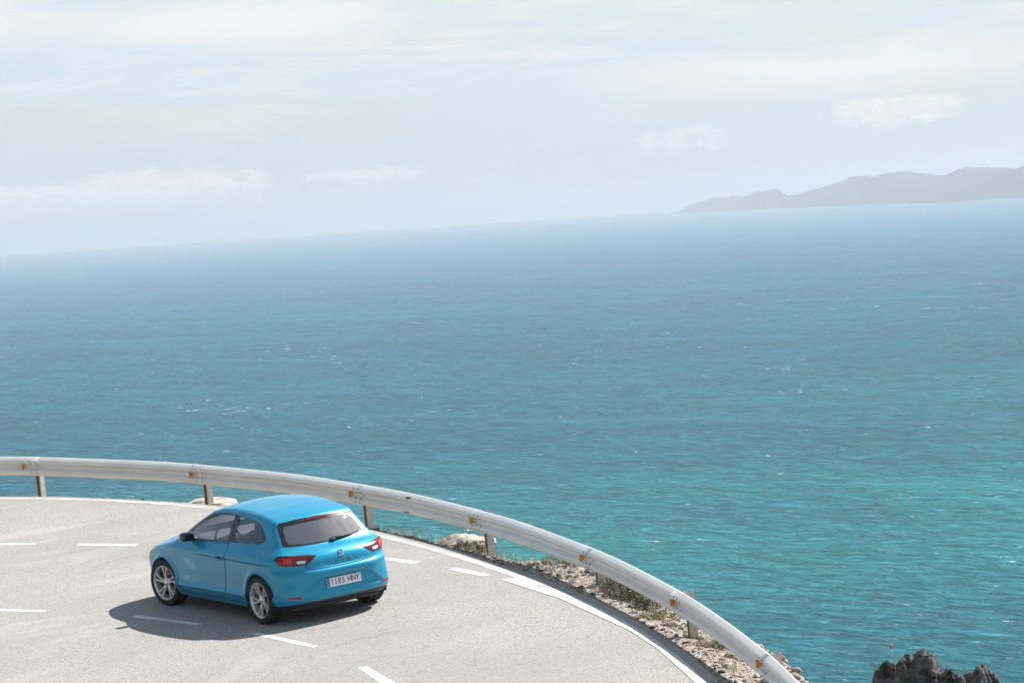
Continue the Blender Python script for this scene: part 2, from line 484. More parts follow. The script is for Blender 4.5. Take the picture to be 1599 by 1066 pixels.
def asphalt():
    m, g, b = material('pale_asphalt', (.3, .29, .28), .9)
    tc = g.new('ShaderNodeTexCoord'); v = tc.outputs['Object']
    ag = g.voronoi(v, 62.0, out='Color'); bw = g.new('ShaderNodeSeparateColor'); g.l.new(ag, bw.inputs[0])
    fine = g.noise(v, 45, 3, .7); mid = g.noise(v, 6.5, 5, .65); big = g.noise(g.mapping(v, (1, .55, 1)), .42, 5, .6, .4)
    c = g.mix(g.range(fine, .30, .72), ROAD_D, ROAD_L)
    c = g.mix(g.math('MULTIPLY', g.range(bw.outputs[0], .74, .95), .55), c, (.40, .385, .36))
    c = g.mix(g.math('MULTIPLY', g.range(bw.outputs[1], .76, .95), .65), c, (.085, .08, .076))
    pits = g.math('MULTIPLY', g.range(g.noise(v, 26, 3, .6), .60, .72), g.range(mid, .42, .62))
    c = g.mix(g.math('MULTIPLY', pits, .65), c, (.085, .08, .076))
    c = g.mix(g.math('MULTIPLY', g.range(big, .42, .64), .34), c, (.205, .198, .19))
    c = g.mix(g.math('MULTIPLY', g.range(g.noise(g.mapping(v, (.9, .35, 1), loc=(6, 2, 0)), .8, 4, .6, .5), .56, .70), .30), c, (.40, .385, .37))
    crk = g.voronoi(g.mapping(v, (1, .6, 1)), .55, 'DISTANCE_TO_EDGE')
    wob = g.math('ADD', crk, g.math('MULTIPLY', g.math('SUBTRACT', g.noise(v, 3.5, 4, .7), .5), .16))
    cm = g.math('MULTIPLY', g.range(g.math('ABSOLUTE', wob), .016, .003), g.range(g.noise(v, .5, 2, .5, w=None), .50, .60))
    c = g.mix(g.math('MULTIPLY', cm, .22), c, (.09, .085, .08))
    g.l.new(c, b.inputs['Base Color'])
    h = g.math('ADD', g.math('MULTIPLY', bw.outputs[2], .5), g.math('SUBTRACT', g.math('MULTIPLY', fine, .8), g.math('MULTIPLY', pits, 1.2)))
    g.l.new(g.bump(h, .55, .008), b.inputs['Normal'])
    b.inputs['Specular IOR Level'].default_value = .25
    return m


ROAD_D, ROAD_L = (.222, .211, .198), (.355, .338, .318)
ASPHALT = asphalt()


def paint_white(wear, PCOL=(.70, .695, .67)):
    m, g, b = material('road_paint', (.75, .75, .72), .7)
    tc = g.new('ShaderNodeTexCoord'); v = tc.outputs['Object']
    n = g.noise(v, 18, 6, .7); n2 = g.noise(v, 2.2, 4, .6); f = g.noise(v, 60, 2, .6)
    k = g.math('ADD', g.math('ADD', g.math('MULTIPLY', n, .55), g.math('MULTIPLY', n2, .35)), g.math('MULTIPLY', f, .2))
    c = g.mix(g.range(k, .44, .62, 0, wear), PCOL, (.31, .30, .29))
    g.l.new(c, b.inputs['Base Color'])
    g.l.new(g.bump(n, .2, .003), b.inputs['Normal'])
    return m


PAINT_W, PAINT_OLD = paint_white(.7), paint_white(1.0, (.56, .555, .535))


def ribbon(s0, s1, z0, z1, cols, sel=None, jit=0.0, seed=0):
    P, N = (CURVE, OUT) if sel is None else (CURVE[sel], OUT[sel])
    s = np.linspace(0, 1, cols)
    r = np.random.default_rng(seed)
    s0 = np.broadcast_to(s0, (len(P),)) + jit * r.standard_normal(len(P)); s1 = np.broadcast_to(s1, (len(P),)) + jit * r.standard_normal(len(P))
    S = s0[:, None] + (s1 - s0)[:, None] * s[None]
    XY = P[:, None] + S[..., None] * N[:, None]
    Z = z0 + (z1 - z0) * s
    return np.concatenate([XY, np.broadcast_to(Z[None, :, None], XY.shape[:2] + (1,))], -1).reshape(-1, 3), grid_faces(len(P), cols)


# the tarmac with a ragged outer edge
edge = .115 + .022 * fbm(ARC * 2.2, 0 * ARC, 5, 5)
road = ob('road', *ribbon(edge, -13.0, 0, 0, 14), ASPHALT)
road_frame(road); road['kind'] = 'structure'
v, f = ribbon(edge + .012, edge, -.10, 0, 2)
ob('tarmac_edge', v, f, ASPHALT, road)
ob('edge_line', *ribbon(-.01, -.135, .003, .003, 3, None, .004, 2), PAINT_OLD, road)
DASHES = [[(10.9, -.10), (9.68, -.72), (9.58, -.62), (10.75, -.0)], [(8.76, -.92), (8.88, -1.04), (7.79, -1.49), (7.67, -1.37)], [(6.30, -1.95), (6.36, -2.09), (5.25, -2.42), (5.19, -2.29)],
          [(4.35, -2.47), (4.38, -2.61), (3.40, -2.74), (3.37, -2.60)], [(2.62, -2.62), (2.75, -2.75), (1.87, -2.81), (1.87, -2.67)], [(.97, -2.66), (.95, -2.80), (-.02, -2.73), (.01, -2.60)],
          [(5.9, 2.70), (4.04, 1.97), (3.98, 2.06), (5.8, 2.82)], [(2.33, 1.57), (2.36, 1.45), (.84, 1.28), (.85, 1.38)], [(-.41, 1.31), (-.45, 1.20), (-2.06, 1.235), (-2.09, 1.35)],
          [(-3.77, 1.71), (-3.80, 1.60), (-5.10, 1.97), (-5.00, 2.10)], [(-6.3, 2.55), (-6.35, 2.43), (-7.8, 3.05), (-7.7, 3.18)]]
for D in DASHES:
    P = np.array(D)
    u = np.linspace(0, 1, 14)[:, None]
    if np.linalg.norm(P[1] - P[0]) > np.linalg.norm(P[2] - P[1]): P = np.roll(P, -1, 0)
    A, B = P[0] + u * (P[3] - P[0]), P[1] + u * (P[2] - P[1])
    j = rng.normal(0, .004, (14, 2)); A = A + j; B = B - j
    V = np.c_[np.concatenate([A, B]), np.full(28, .003)]
    F = grid_faces(2, 14).tolist()
    nrm = np.cross(V[F[0][1]] - V[F[0][0]], V[F[0][2]] - V[F[0][0]])
    ob('lane_dash', V, F if nrm[2] > 0 else [q[::-1] for q in F], PAINT_W, road)
# the last dash runs into the edge line as a long taper
W0 = np.array([(-.48, -2.58), (-1.49, -2.37), (-2.41, -2.20), (-3.38, -1.91), (-5.03, -1.43), (-6.4, -.90), (-8.4, .03)])
xs = W0[:, 0]; inn = W0; yo = np.array([-2.78, -2.52, -2.27, -1.985, -1.50, -.97, -.04])
V = np.c_[np.concatenate([inn, np.c_[xs - .1 * (np.arange(7) == 0), yo]]), np.full(14, .006)]
F = grid_faces(2, 7).tolist(); nrm = np.cross(V[F[0][1]] - V[F[0][0]], V[F[0][2]] - V[F[0][0]])
ob('merge_dash', V, F if nrm[2] > 0 else [q[::-1] for q in F], paint_white(.9, (.64, .635, .615)), road)

# ---------------------------------------------------------------- ground: verge, cliff and the land under the road
def ground_material():
    m, g, b = material('gravel_soil', (.3, .27, .22), .95)
    tc = g.new('ShaderNodeTexCoord'); v = tc.outputs['Object']
    sep = g.new('ShaderNodeSeparateXYZ'); g.l.new(v, sep.inputs[0])
    n = g.noise(v, 3.0, 6, .65); f = g.noise(v, 28, 4, .7)
    st = g.new('ShaderNodeSeparateColor'); g.l.new(g.voronoi(v, 34, out='Color'), st.inputs[0])
    c = g.mix(g.range(f, .3, .7), (.125, .105, .085), (.29, .25, .205))
    c = g.mix(g.math('MULTIPLY', g.range(st.outputs[0], .6, .9), .8), c, (.52, .47, .41))
    c = g.mix(g.math('MULTIPLY', g.range(st.outputs[1], .72, .92), .8), c, (.10, .085, .07))
    c = g.mix(g.math('MULTIPLY', g.range(n, .55, .7), .5), c, (.16, .13, .10))
    rock = g.mix(g.range(g.noise(v, 1.1, 7, .7, .6), .35, .65), (.06, .052, .046), (.24, .21, .175))
    c = g.mix(g.range(sep.outputs[2], -.9, -2.2), c, rock)
    scrub = g.mix(g.range(g.noise(v, .9, 6, .65), .42, .60), (.11, .095, .065), (.035, .045, .022))
    c = g.mix(g.range(sep.outputs[2], .5, 1.6), c, scrub)
    g.l.new(c, b.inputs['Base Color'])
    h = g.math('ADD', g.math('MULTIPLY', f, .6), g.math('ADD', g.math('MULTIPLY', st.outputs[2], .5), n))
    g.l.new(g.bump(h, .8, .03), b.inputs['Normal'])
    return m


GROUND = ground_material()
SHELF = lambda x: np.interp(x, [-9, -6, -3.4, -1.6, -.2, .8, 2.0, 5, 16], [1.22, 1.25, 1.32, 1.28, 1.05, .84, .76, .70, .64])   # how far the verge reaches beyond the line


def ground_height(x, s, ph):
    e = SHELF(x)
    z = np.interp(s, [-32, -26, -20, -15.5, -13.6, -12, -.5, .10, .24], [19, 13, 6.0, 1.2, .05, -.06, -.06, -.06, -.045])
    fall = np.interp(np.clip((s - .24) / np.maximum(e - .24, .1), 0, 1), [0, .35, 1], [-.03, -.12, -.24])
    z = np.where(s > .24, fall, z)
    over = np.clip(s - e, 0, None)
    z = z - over * (1.05 + .25 * np.sin(ph)) - .12 * over ** 1.25
    return z


def add_ground():
    s = np.r_[-32, -30, -28, -26, -24, -22, -20, -18.5, -17, -15.5, -14.5, -13.6, -12, -6, -1, -.3, .0, .1, .16, .22, np.arange(.28, 3.8, .085), 4.0, 4.4, 5, 6, 7.5, 9, 12, 16, 20, 26, 34, 44]
    P = CURVE[:, None] + s[None, :, None] * OUT[:, None]
    X = np.repeat(CURVE[:, :1], len(s), 1); S = np.repeat(s[None], len(CURVE), 0)
    Z = ground_height(X, S, ARC[:, None] * .35)
    n = fbm(P[..., 0] * 1.1, P[..., 1] * 1.1, 21, 6); n2 = fbm(P[..., 0] * 5, P[..., 1] * 5, 22, 4)
    out = np.clip((S - .26) / .5, 0, 1)
    Z = Z + np.clip((-S - 14) / 4, 0, 1) * .5 * n
    Z = Z + out * (.035 * n + .018 * n2) + np.clip(S - SHELF(X), 0, 12) * .16 * n
    # low earth hump with scrub on it, outside the fence at the near end
    Z = Z + .16 * np.exp(-((P[..., 0] + .5) / 1.0) ** 2 - ((P[..., 1] + 3.75) / .42) ** 2)
    Z = Z + .12 * np.exp(-((P[..., 0] + 2.6) / 1.3) ** 2 - ((P[..., 1] + 3.5) / .5) ** 2)
    o = ob('cliff_ground', np.concatenate([P, Z[..., None]], -1).reshape(-1, 3), grid_faces(len(CURVE), len(s), True), GROUND)
    road_frame(o); o['kind'] = 'structure'
    return P, Z


GP, GZ = add_ground()
GX, GY, GZf = GP[..., 0][VIEW].ravel(), GP[..., 1][VIEW].ravel(), GZ[VIEW].ravel()
def ground_at(x, y):
    d = (GX - x) ** 2 + (GY - y) ** 2
    k = np.argpartition(d, 4)[:4]; w = 1 / (d[k] + 1e-6)
    return float((GZf[k] * w).sum() / w.sum())


# ---------------------------------------------------------------- crash barrier
def galvanised():
    m, g, b = material('galvanised_steel', (.6, .6, .59), .5, .12)
    tc = g.new('ShaderNodeTexCoord'); v = tc.outputs['Object']
    n = g.noise(g.mapping(v, (2, 2, 9)), 1.0, 5, .6); f = g.noise(v, 40, 3, .6); st = g.noise(g.mapping(v, (14, 14, 1.2)), 1.0, 4, .6)
    c = g.mix(g.range(n, .3, .7), (.70, .668, .615), (.78, .758, .715))
    c = g.mix(g.math('MULTIPLY', g.range(st, .55, .75), .2), c, (.50, .44, .36))
    rust = g.math('MULTIPLY', g.range(g.noise(v, 7, 6, .7), .70, .76), g.range(f, .4, .6))
    c = g.mix(g.math('MULTIPLY', rust, .55), c, (.22, .10, .05))
    g.l.new(c, b.inputs['Base Color'])
    g.l.new(g.math('ADD', .36, g.math('MULTIPLY', f, .2)), b.inputs['Roughness'])
    return m


STEEL = galvanised()
POST_STEEL = plain('post_steel', (.52, .475, .41), .6, .1, .18, 14)
RUST = plain('rust', (.19, .085, .05), .85, 0, .3, 40)
AMBER = plain('amber_reflector', (.85, .32, .025), .6, 0, .1, 60)
BOLT = plain('bolt_steel', (.09, .08, .075), .6, .5, .3, 80)

RAIL = np.array([4.7623e-06, 1.236777e-04, 1.2830138e-02, -.24822697, -3.5794596])     # y of the beam's upper edge over x
def rail_xy(x):
    x = np.asarray(x, float); xc = np.clip(x, -13, 18.5)
    d = np.polyval(np.polyder(RAIL), xc)
    return np.polyval(RAIL, xc) + d * (x - xc)


def rail_frame(x):
    d = np.array([1.0, (rail_xy(x + .05) - rail_xy(x - .05)) / .1]); d /= np.linalg.norm(d)
    return np.array([x, float(rail_xy(x))]), d, np.array([-d[1], d[0]])      # point, along, towards the road


POST_X = [-13.8, -9.72, -5.78, -1.98, 2.245, 6.41, 11.206, 15.469, 19.8]
BEAM_TOP, BEAM_H = .495, .322
# W section: (height from the top, depth towards the road)
WSEC = np.array([(.000, -.002), (.012, .012), (.030, .040), (.052, .066), (.070, .084), (.088, .082), (.106, .058), (.124, .028), (.140, .006), (.161, .000),
                 (.182, .006), (.198, .028), (.216, .058), (.234, .082), (.252, .084), (.270, .066), (.292, .040), (.310, .012), (.322, -.002)])
barrier = root_empty('crash_barrier', 'long curved galvanised steel crash barrier along the outside of the bend', 'crash barrier')


def beam_section(x0, x1, push):
    xs = np.linspace(x0, x1, max(6, int(abs(x1 - x0) / .16)))
    V = []
    for x in xs:
        p, d, n = rail_frame(x)
        for h, q in WSEC: V.append((*(p + n * (q + push)), BEAM_TOP - h + .006 * math.sin(x * 1.7) * .6))
    V = np.array(V); k = len(WSEC)
    F = grid_faces(len(xs), k)
    # a second skin gives the sheet its 4 mm and closes the edges
    B = V.copy()
    for i, x in enumerate(xs):
        _, _, n = rail_frame(x); B[i * k:(i + 1) * k, :2] -= n * .004
    n0 = len(V); G = F[:, ::-1] + n0
    rim = []
    m = len(xs)
    for i in range(m - 1):
        rim += [[i * k, (i + 1) * k, (i + 1) * k + n0, i * k + n0], [i * k + k - 1, i * k + k - 1 + n0, (i + 1) * k + k - 1 + n0, (i + 1) * k + k - 1]]
    for j in range(k - 1):
        rim += [[j, j + n0, j + 1 + n0, j + 1], [(m - 1) * k + j, (m - 1) * k + j + 1, (m - 1) * k + j + 1 + n0, (m - 1) * k + j + n0]]
    return np.concatenate([V, B]), F.tolist() + G.tolist() + rim


bolt_me = mesh_data('bolt', *lathe([(.001, .006), (.008, .005), (.011, .001), (.011, -.006)], 10, 'y')); bolt_me.materials.append(BOLT)
def face_depth(h): return float(np.interp(h, WSEC[:, 0], WSEC[:, 1]))


for i in range(len(POST_X) - 1):
    a, b_ = POST_X[i], POST_X[i + 1]
    beam = ob('beam', *beam_section(a - .17, b_ + .17, .0045 * (i % 2)), STEEL, barrier)
    # splice bolts of the joint at the left-hand end, seen from the road
    for dx in (-.11, .03):
        for h in (.062, .112, .210, .262):
            p, d, n = rail_frame(b_ + dx - .03)
            o = ob_data('bolt', bolt_me, beam)
            ang = math.atan2(n[1], n[0]) - math.pi / 2
            o.matrix_local = Matrix.Translation((*(p + n * (face_depth(h) + .008)), BEAM_TOP - h)) @ Matrix.Rotation(ang, 4, 'Z')

TALL = {2: .055, 1: .055}
for i, x in enumerate(POST_X):
    p, d, n = rail_frame(x)
    c = p - n * .115
    zb = -.75; zt = BEAM_TOP - .075 + TALL.get(i, 0)
    # C-profile post: web towards the left end of the road, lips turned back
    prof = [(-.055, .05), (.055, .05), (.055, -.05), (.025, -.05), (.025, -.044), (.049, -.044), (.049, .044), (-.049, .044), (-.049, -.044), (-.025, -.044), (-.025, -.05), (-.055, -.05)]
    V, F = extrude_poly(prof, ((c[0], c[1], zb), (d[0], d[1], 0), (n[0], n[1], 0)), zt - zb)
    post = ob('post', V, F, POST_STEEL, barrier, False)
    V, F = box((0, 0, 0), (.10, .075, .20), .006)
    W = np.array([c[0], c[1], BEAM_TOP - .161]) + V[:, :1] * np.array([d[0], d[1], 0]) + (V[:, 1:2] + .0735) * np.array([n[0], n[1], 0]) + V[:, 2:] * np.array([0, 0, 1.0])
    ob('spacer', W, F, POST_STEEL, barrier, False)
    V, F = box((0, 0, 0), (.055, .004, .42), .001)
    W = np.array([c[0], c[1], BEAM_TOP - BEAM_H - .22]) + V[:, :1] * np.array([d[0], d[1], 0]) + (V[:, 1:2] + .0525) * np.array([n[0], n[1], 0]) + V[:, 2:] * np.array([0, 0, 1.0])
    ob('rust_streak', W, F, RUST, post, False)
    # amber delineator: a small plate across the valley of the beam, facing along the road
    t = np.linspace(-1.2, 1.2, 12)
    P2 = [(-.036, .050), (-.036, -.050)] + [(.002 + .034 * math.cos(q), .038 * math.sin(q)) for q in t]
    pr_, dd, nn = rail_frame(x + .20)
    V, F = extrude_poly(P2, ((*(pr_ + nn * .046), BEAM_TOP - .165), (-nn[0], -nn[1], 0), (0, 0, 1)), .005)
    ob('reflector', V, F, AMBER, barrier, False)
# dents worn through to rust on one stretch
for xx, h, w in ((4.60, .050, .20), (4.75, .285, .20)):
    xs = np.linspace(xx - w / 2, xx + w / 2, 9); V = []
    for k_, x in enumerate(xs):
        p, d, n = rail_frame(x); e = .016 * math.sin(math.pi * (k_ + .4) / 9) * (1 + .4 * math.sin(k_ * 2.1))
        for hh in (h - e, h + e): V.append((*(p + n * (face_depth(hh) + .008)), BEAM_TOP - hh))
    ob('rust_scar', V, grid_faces(9, 2), RUST, barrier, False)

# ---------------------------------------------------------------- loose stones, rocks, scrub on the verge
def rock_material(name, dark, light, bump=.6):
    m, g, b = material(name, light, .92)
    tc = g.new('ShaderNodeTexCoord'); v = tc.outputs['Object']
    n = g.noise(g.mapping(v, (1, 1, 2.2), rot=(.5, .3, .2)), 4.5, 8, .68, .7); f = g.noise(v, 26, 4, .7)
    c = g.mix(g.range(n, .38, .62), dark, light)
    c = g.mix(g.math('MULTIPLY', g.range(f, .6, .75), .6), c, tuple(.35 * q for q in dark))
    g.l.new(c, b.inputs['Base Color'])
    g.l.new(g.bump(g.math('ADD', n, g.math('MULTIPLY', f, .35)), bump, .04), b.inputs['Normal'])
    return m


PALE_ROCK = rock_material('pale_rock', (.24, .20, .16), (.50, .445, .37), .9)
DARK_ROCK = rock_material('dark_rock', (.011, .0108, .0112), (.125, .118, .110), 1.0)
def chip_material():
    m, g, b = material('stone_chips', (.4, .36, .3), .92)
    geo = g.new('ShaderNodeNewGeometry'); tc = g.new('ShaderNodeTexCoord')
    c = g.ramp(geo.outputs['Random Per Island'], [(0, (.045, .038, .032)), (.35, (.14, .115, .09)), (.7, (.28, .24, .195)), (1, (.48, .43, .37))])
    c = g.mix(g.math('MULTIPLY', g.noise(tc.outputs['Object'], 60, 3, .6), .4), c, (.12, .10, .08))
    g.l.new(c, b.inputs['Base Color'])
    return m


STONE = chip_material()


def rock_mesh(seed, size, sub=4, rough=.22, strat=0.0, flat=.62, spike=0.0):
    bm = bmesh.new(); bmesh.ops.create_icosphere(bm, subdivisions=sub, radius=1.0)
    V = np.array([v.co[:] for v in bm.verts]); F = [[v.index for v in f.verts] for f in bm.faces]; bm.free()
    n1 = fbm(V[:, 0] * 1.6 + V[:, 2], V[:, 1] * 1.6 - .6 * V[:, 2], seed, 3)
    n2 = fbm(V[:, 0] * 5 + 2 * V[:, 2], V[:, 1] * 5 + 3 * V[:, 2], seed + 1, 4)
    r = 1 + rough * n1 + rough * .45 * n2
    if spike:
        q = fbm(V[:, 0] * 9 + 5 * V[:, 2], V[:, 1] * 9 - 4 * V[:, 2], seed + 2, 4)
        r = r - spike * np.abs(q) + spike * .35
    V = V * r[:, None]
    if strat: V[:, 2] += strat * np.sin(6 * (V[:, 2] + .5 * V[:, 0]))
    V = np.sign(V) * np.abs(V) ** .9
    return V * np.array(size) * np.array([1, 1, flat]), F


def stand(o, x, y, z, rot=0.0): return road_frame(o, (x, y, z), rot)


# two pale slabs that stick up behind the tarmac
a = ob('boulder', *rock_mesh(3, (.52, .36, .20), 5, .24, .05, .6, .06), PALE_ROCK); stand(a, 11.75, -4.90, -.30, .3)
tag(a, 'pale flat boulder behind the tarmac beside the second post from the left', 'boulder')
a = ob('boulder', *rock_mesh(8, (.54, .36, .27), 5, .26, .06, .62, .08), PALE_ROCK); stand(a, 3.68, -4.66, -.28, -.2)
tag(a, 'pale cracked boulder with scrub in front, behind the tarmac right of the car', 'boulder')
# rough dark outcrop below the barrier at the near end
V, F = rock_mesh(15, (.80, .66, 1.45), 6, .26, .03, 1.0, .16)
oc = ob('rock_outcrop', V, F, DARK_ROCK, None, False); stand(oc, -5.98, -5.22, -2.40, .4)
tag(oc, 'jagged dark rock outcrop at the bottom right, above the sea', 'rock')
V, F = rock_mesh(31, (.50, .42, 1.1), 6, .28, .03, 1.0, .16)
oc2 = ob('rock_outcrop', V, F, DARK_ROCK, None, False); stand(oc2, -6.62, -5.62, -2.50, 1.1)
tag(oc2, 'low dark rock trailing right of the jagged outcrop', 'rock')
# stalk with an orange head on the outcrop
st = root_empty('flower_stalk', 'thin pale stalk with an orange head on the dark outcrop', 'plant', (-5.72, -5.00, -1.10))
ob('stem', *tube([(0, 0, -.1), (.006, .004, .08), (.016, .010, .17), (.030, .02, .255)], [.006, .005, .004, .004], 6), plain('dry_stem', (.42, .38, .27), .8), st)
ob('flower_head', *superell((.032, .021, .275), (.020, .020, .030), .9, 12, 8), plain('orange_head', (.55, .16, .04), .7, 0, .25, 120), st)


def scatter_gravel():
    base = []
    for k in range(6):
        bm = bmesh.new(); bmesh.ops.create_icosphere(bm, subdivisions=1, radius=1.0)
        V = np.array([v.co[:] for v in bm.verts]); F = np.array([[v.index for v in f.verts] for f in bm.faces]); bm.free()
        r = np.random.default_rng(100 + k)
        base.append((V * (1 + .28 * r.standard_normal((len(V), 1))) * r.uniform(.6, 1.2, 3), F))
    Vs, Fs, o = [], [], 0
    r = np.random.default_rng(5)
    idx = np.where(VIEW)[0]
    for _ in range(8500):
        i = r.choice(idx); x0 = CURVE[i, 0]
        s = .22 + (SHELF(x0) + .1 - .22) * r.random() ** 1.1
        p = CURVE[i] + OUT[i] * s + r.normal(0, .05, 2)
        if np.min(np.linalg.norm(CURVE[idx] - p, axis=1)) < .17: continue
        q = .006 + .034 * r.random() ** 4.0
        V, F = base[r.integers(6)]
        a = r.uniform(0, 6.28); ca, sa = math.cos(a), math.sin(a)
        W = V * q; W = np.c_[W[:, 0] * ca - W[:, 1] * sa, W[:, 0] * sa + W[:, 1] * ca, W[:, 2] * .75] + [p[0], p[1], ground_at(*p) + q * .25]
        Vs.append(W); Fs.append(F + o); o += len(V)
    g = ob('gravel', np.concatenate(Vs), np.concatenate(Fs), STONE, None, False)
    road_frame(g); tag(g, 'loose pale gravel and stone chips on the verge', 'gravel', None, 'stuff')
    # a few stones big enough to pick out
    meshes = [mesh_data('stone', *rock_mesh(200 + k, (1, 1, 1), 3, .25, .0, .7)) for k in range(5)]
    for me in meshes: me.materials.append(PALE_ROCK)
    for k in range(26):
        i = r.choice(np.where((CURVE[:, 0] > -9) & (CURVE[:, 0] < 1.0))[0]); x0 = CURVE[i, 0]
        s = r.uniform(.5, SHELF(x0)); p = CURVE[i] + OUT[i] * s; q = r.uniform(.04, .085)
        o_ = ob_data('stone', meshes[k % 5]); road_frame(o_, (p[0], p[1], ground_at(*p) + q * .2), r.uniform(0, 6.28), q)
        tag(o_, 'small pale stone lying loose on the gravel verge beyond the white line', 'stone', 'small stones on the verge')


scatter_gravel()


def leaf_mat(name, c1, c2):
    m, g, b = material(name, c1, .75)
    oi = g.new('ShaderNodeNewGeometry')
    tc = g.new('ShaderNodeTexCoord')
    n = g.noise(tc.outputs['Object'], 14, 3, .6)
    c = g.mix(g.range(n, .35, .65), c1, c2)
    c = g.mix(g.math('MULTIPLY', oi.outputs['Random Per Island'], .7), c, tuple(1.6 * q for q in c2))
    g.l.new(c, b.inputs['Base Color'])
    return m


LEAF = leaf_mat('scrub_leaf', (.040, .048, .022), (.115, .112, .062))
LEAF_DRY = leaf_mat('dry_scrub', (.13, .115, .065), (.25, .215, .135))
TWIG = plain('twig', (.10, .075, .05), .9)


def shrub(x, y, w, h, n, seed, label, mat, dry=.3):
    r = np.random.default_rng(seed)
    z0 = ground_at(x, y) - .02
    e = root_empty('shrub', label, 'shrub', (x, y, z0), 'low scrub on the verge')
    Vs, Fs, o = [], [], 0
    heads = [(r.normal(0, w * .38), r.normal(0, w * .30), r.uniform(.35, 1.0) * h) for _ in range(14)]
    for _ in range(n):
        cx, cy, cz = heads[r.integers(len(heads))]
        d = r.normal(0, 1, 3); d /= np.linalg.norm(d)
        p = np.array([cx, cy, cz * .72]) + d * np.array([w * .22, w * .22, h * .30]) * r.random() ** .4
        p[2] = max(p[2], .005)
        L = r.uniform(.018, .042); q = r.normal(0, 1, 3) + d * 1.2 + [0, 0, .7]; q /= np.linalg.norm(q)
        s = np.cross(q, r.normal(0, 1, 3)); s /= np.linalg.norm(s) + 1e-9
        Vs.append(np.array([p, p + q * L * .5 + s * L * .22, p + q * L, p + q * L * .5 - s * L * .22])); Fs.append([o, o + 1, o + 2, o + 3]); o += 4
    ob('crown', np.concatenate(Vs), Fs, mat, e, False)
    tw = [tube([(0, 0, -.03), (a * .4, b * .4, c * .45), (a, b, c * .9)], [.006, .004, .002], 5) for a, b, c in heads]
    ob('trunk', *join(*tw), TWIG, e)


shrub(3.05, -4.30, .34, .16, 1500, 1, 'green and brown scrub clump in front of the pale boulder, left of a post', LEAF)
shrub(2.62, -4.26, .24, .13, 800, 2, 'small leafy clump at the foot of the fourth post from the left', LEAF)
shrub(-.35, -3.75, .30, .14, 900, 3, 'dry brown scrub tuft on the earth hump left of the fifth post', LEAF_DRY)
shrub(.35, -3.85, .26, .10, 600, 4, 'sparse brown scrub on the leftmost edge of the gravel hump', LEAF_DRY)
shrub(-2.42, -3.10, .40, .20, 2300, 5, 'large grey-green scrub clump just right of the fifth post', LEAF)
shrub(-2.98, -2.92, .42, .19, 2300, 6, 'wide olive scrub clump under the beam between the two nearest full posts', LEAF)
shrub(-3.55, -2.70, .34, .16, 1500, 7, 'bright green low clump under the beam, just left of the sixth post', LEAF)
shrub(-2.05, -3.35, .34, .17, 1300, 8, 'dry tan scrub behind the fifth post, beyond the barrier', LEAF_DRY)
shrub(-4.35, -2.35, .34, .12, 1000, 9, 'grey dry scrub spreading left of the foot of the sixth post', LEAF_DRY)
shrub(-6.45, -1.75, .36, .13, 1200, 10, 'grey-green scrub under the beam right of the sixth post', LEAF_DRY)
shrub(11.95, -4.62, .16, .06, 260, 11, 'tiny green tuft on the far pale boulder', LEAF)


def dry_grass():
    r = np.random.default_rng(12); Vs, Fs, o = [], [], 0
    idx = np.where((CURVE[:, 0] > -8.5) & (CURVE[:, 0] < 5.6))[0]
    for _ in range(330):
        i = r.choice(idx); x0 = CURVE[i, 0]
        if x0 < 2.4 and r.random() < .55: continue
        s = r.uniform(.30, min(SHELF(x0), .75)); p = CURVE[i] + OUT[i] * s; z = ground_at(*p)
        for _ in range(r.integers(4, 10)):
            b0 = p + r.normal(0, .02, 2); h = r.uniform(.05, .17); l = r.normal(0, .035, 2); a = r.uniform(0, 6.28); w = .0022
            dx, dy = w * math.cos(a), w * math.sin(a)
            A = np.array([(b0[0] - dx, b0[1] - dy, z - .02), (b0[0] + dx, b0[1] + dy, z - .02), (b0[0] + l[0] * .5 + dx, b0[1] + l[1] * .5 + dy, z + h * .6), (b0[0] + l[0] * .5 - dx, b0[1] + l[1] * .5 - dy, z + h * .6), (b0[0] + l[0], b0[1] + l[1], z + h)])
            Vs.append(A); Fs += [[o, o + 1, o + 2, o + 3], [o + 3, o + 2, o + 4]]; o += 5
            if r.random() < .22:
                hd = np.array([b0[0] + l[0], b0[1] + l[1], z + h]); k = .009
                Vs.append(hd + k * np.array([(1, 0, 0), (0, 1, 0), (-1, 0, 0), (0, -1, 0), (0, 0, 1.2), (0, 0, -.8)])); Fs += [[o, o + 1, o + 4], [o + 1, o + 2, o + 4], [o + 2, o + 3, o + 4], [o + 3, o, o + 4], [o + 1, o, o + 5], [o + 2, o + 1, o + 5], [o + 3, o + 2, o + 5], [o, o + 3, o + 5]]; o += 6
    g = ob('dry_grass', np.concatenate(Vs), Fs, leaf_mat('straw', (.30, .235, .15), (.42, .33, .25)), None, False)
    road_frame(g); tag(g, 'wispy dry grass with small seed heads along the edge of the tarmac', 'grass', None, 'stuff')


dry_grass()

# ---------------------------------------------------------------- sea haze
def add_haze():
    m = bpy.data.materials.new('haze_air'); m.use_nodes = True
    g = Nodes(m.node_tree); g.n.clear()
    pv = g.new('ShaderNodeVolumePrincipled')
    pv.inputs['Color'].default_value = HAZE_C + (1,); pv.inputs['Density'].default_value = HAZE_D; pv.inputs['Anisotropy'].default_value = HAZE_G
    o = g.new('ShaderNodeOutputMaterial'); g.l.new(pv.outputs[0], o.inputs['Volume'])
    h = ob('haze', *box((0, 0, -67), (92000, 92000, 300)), m, None, False)
    tag(h, 'pale sea haze that fades the far water and hills', 'haze', None, 'stuff')


HAZE_C, HAZE_D, HAZE_G = (.595, .685, .765), 1.0e-4, .25
add_haze()
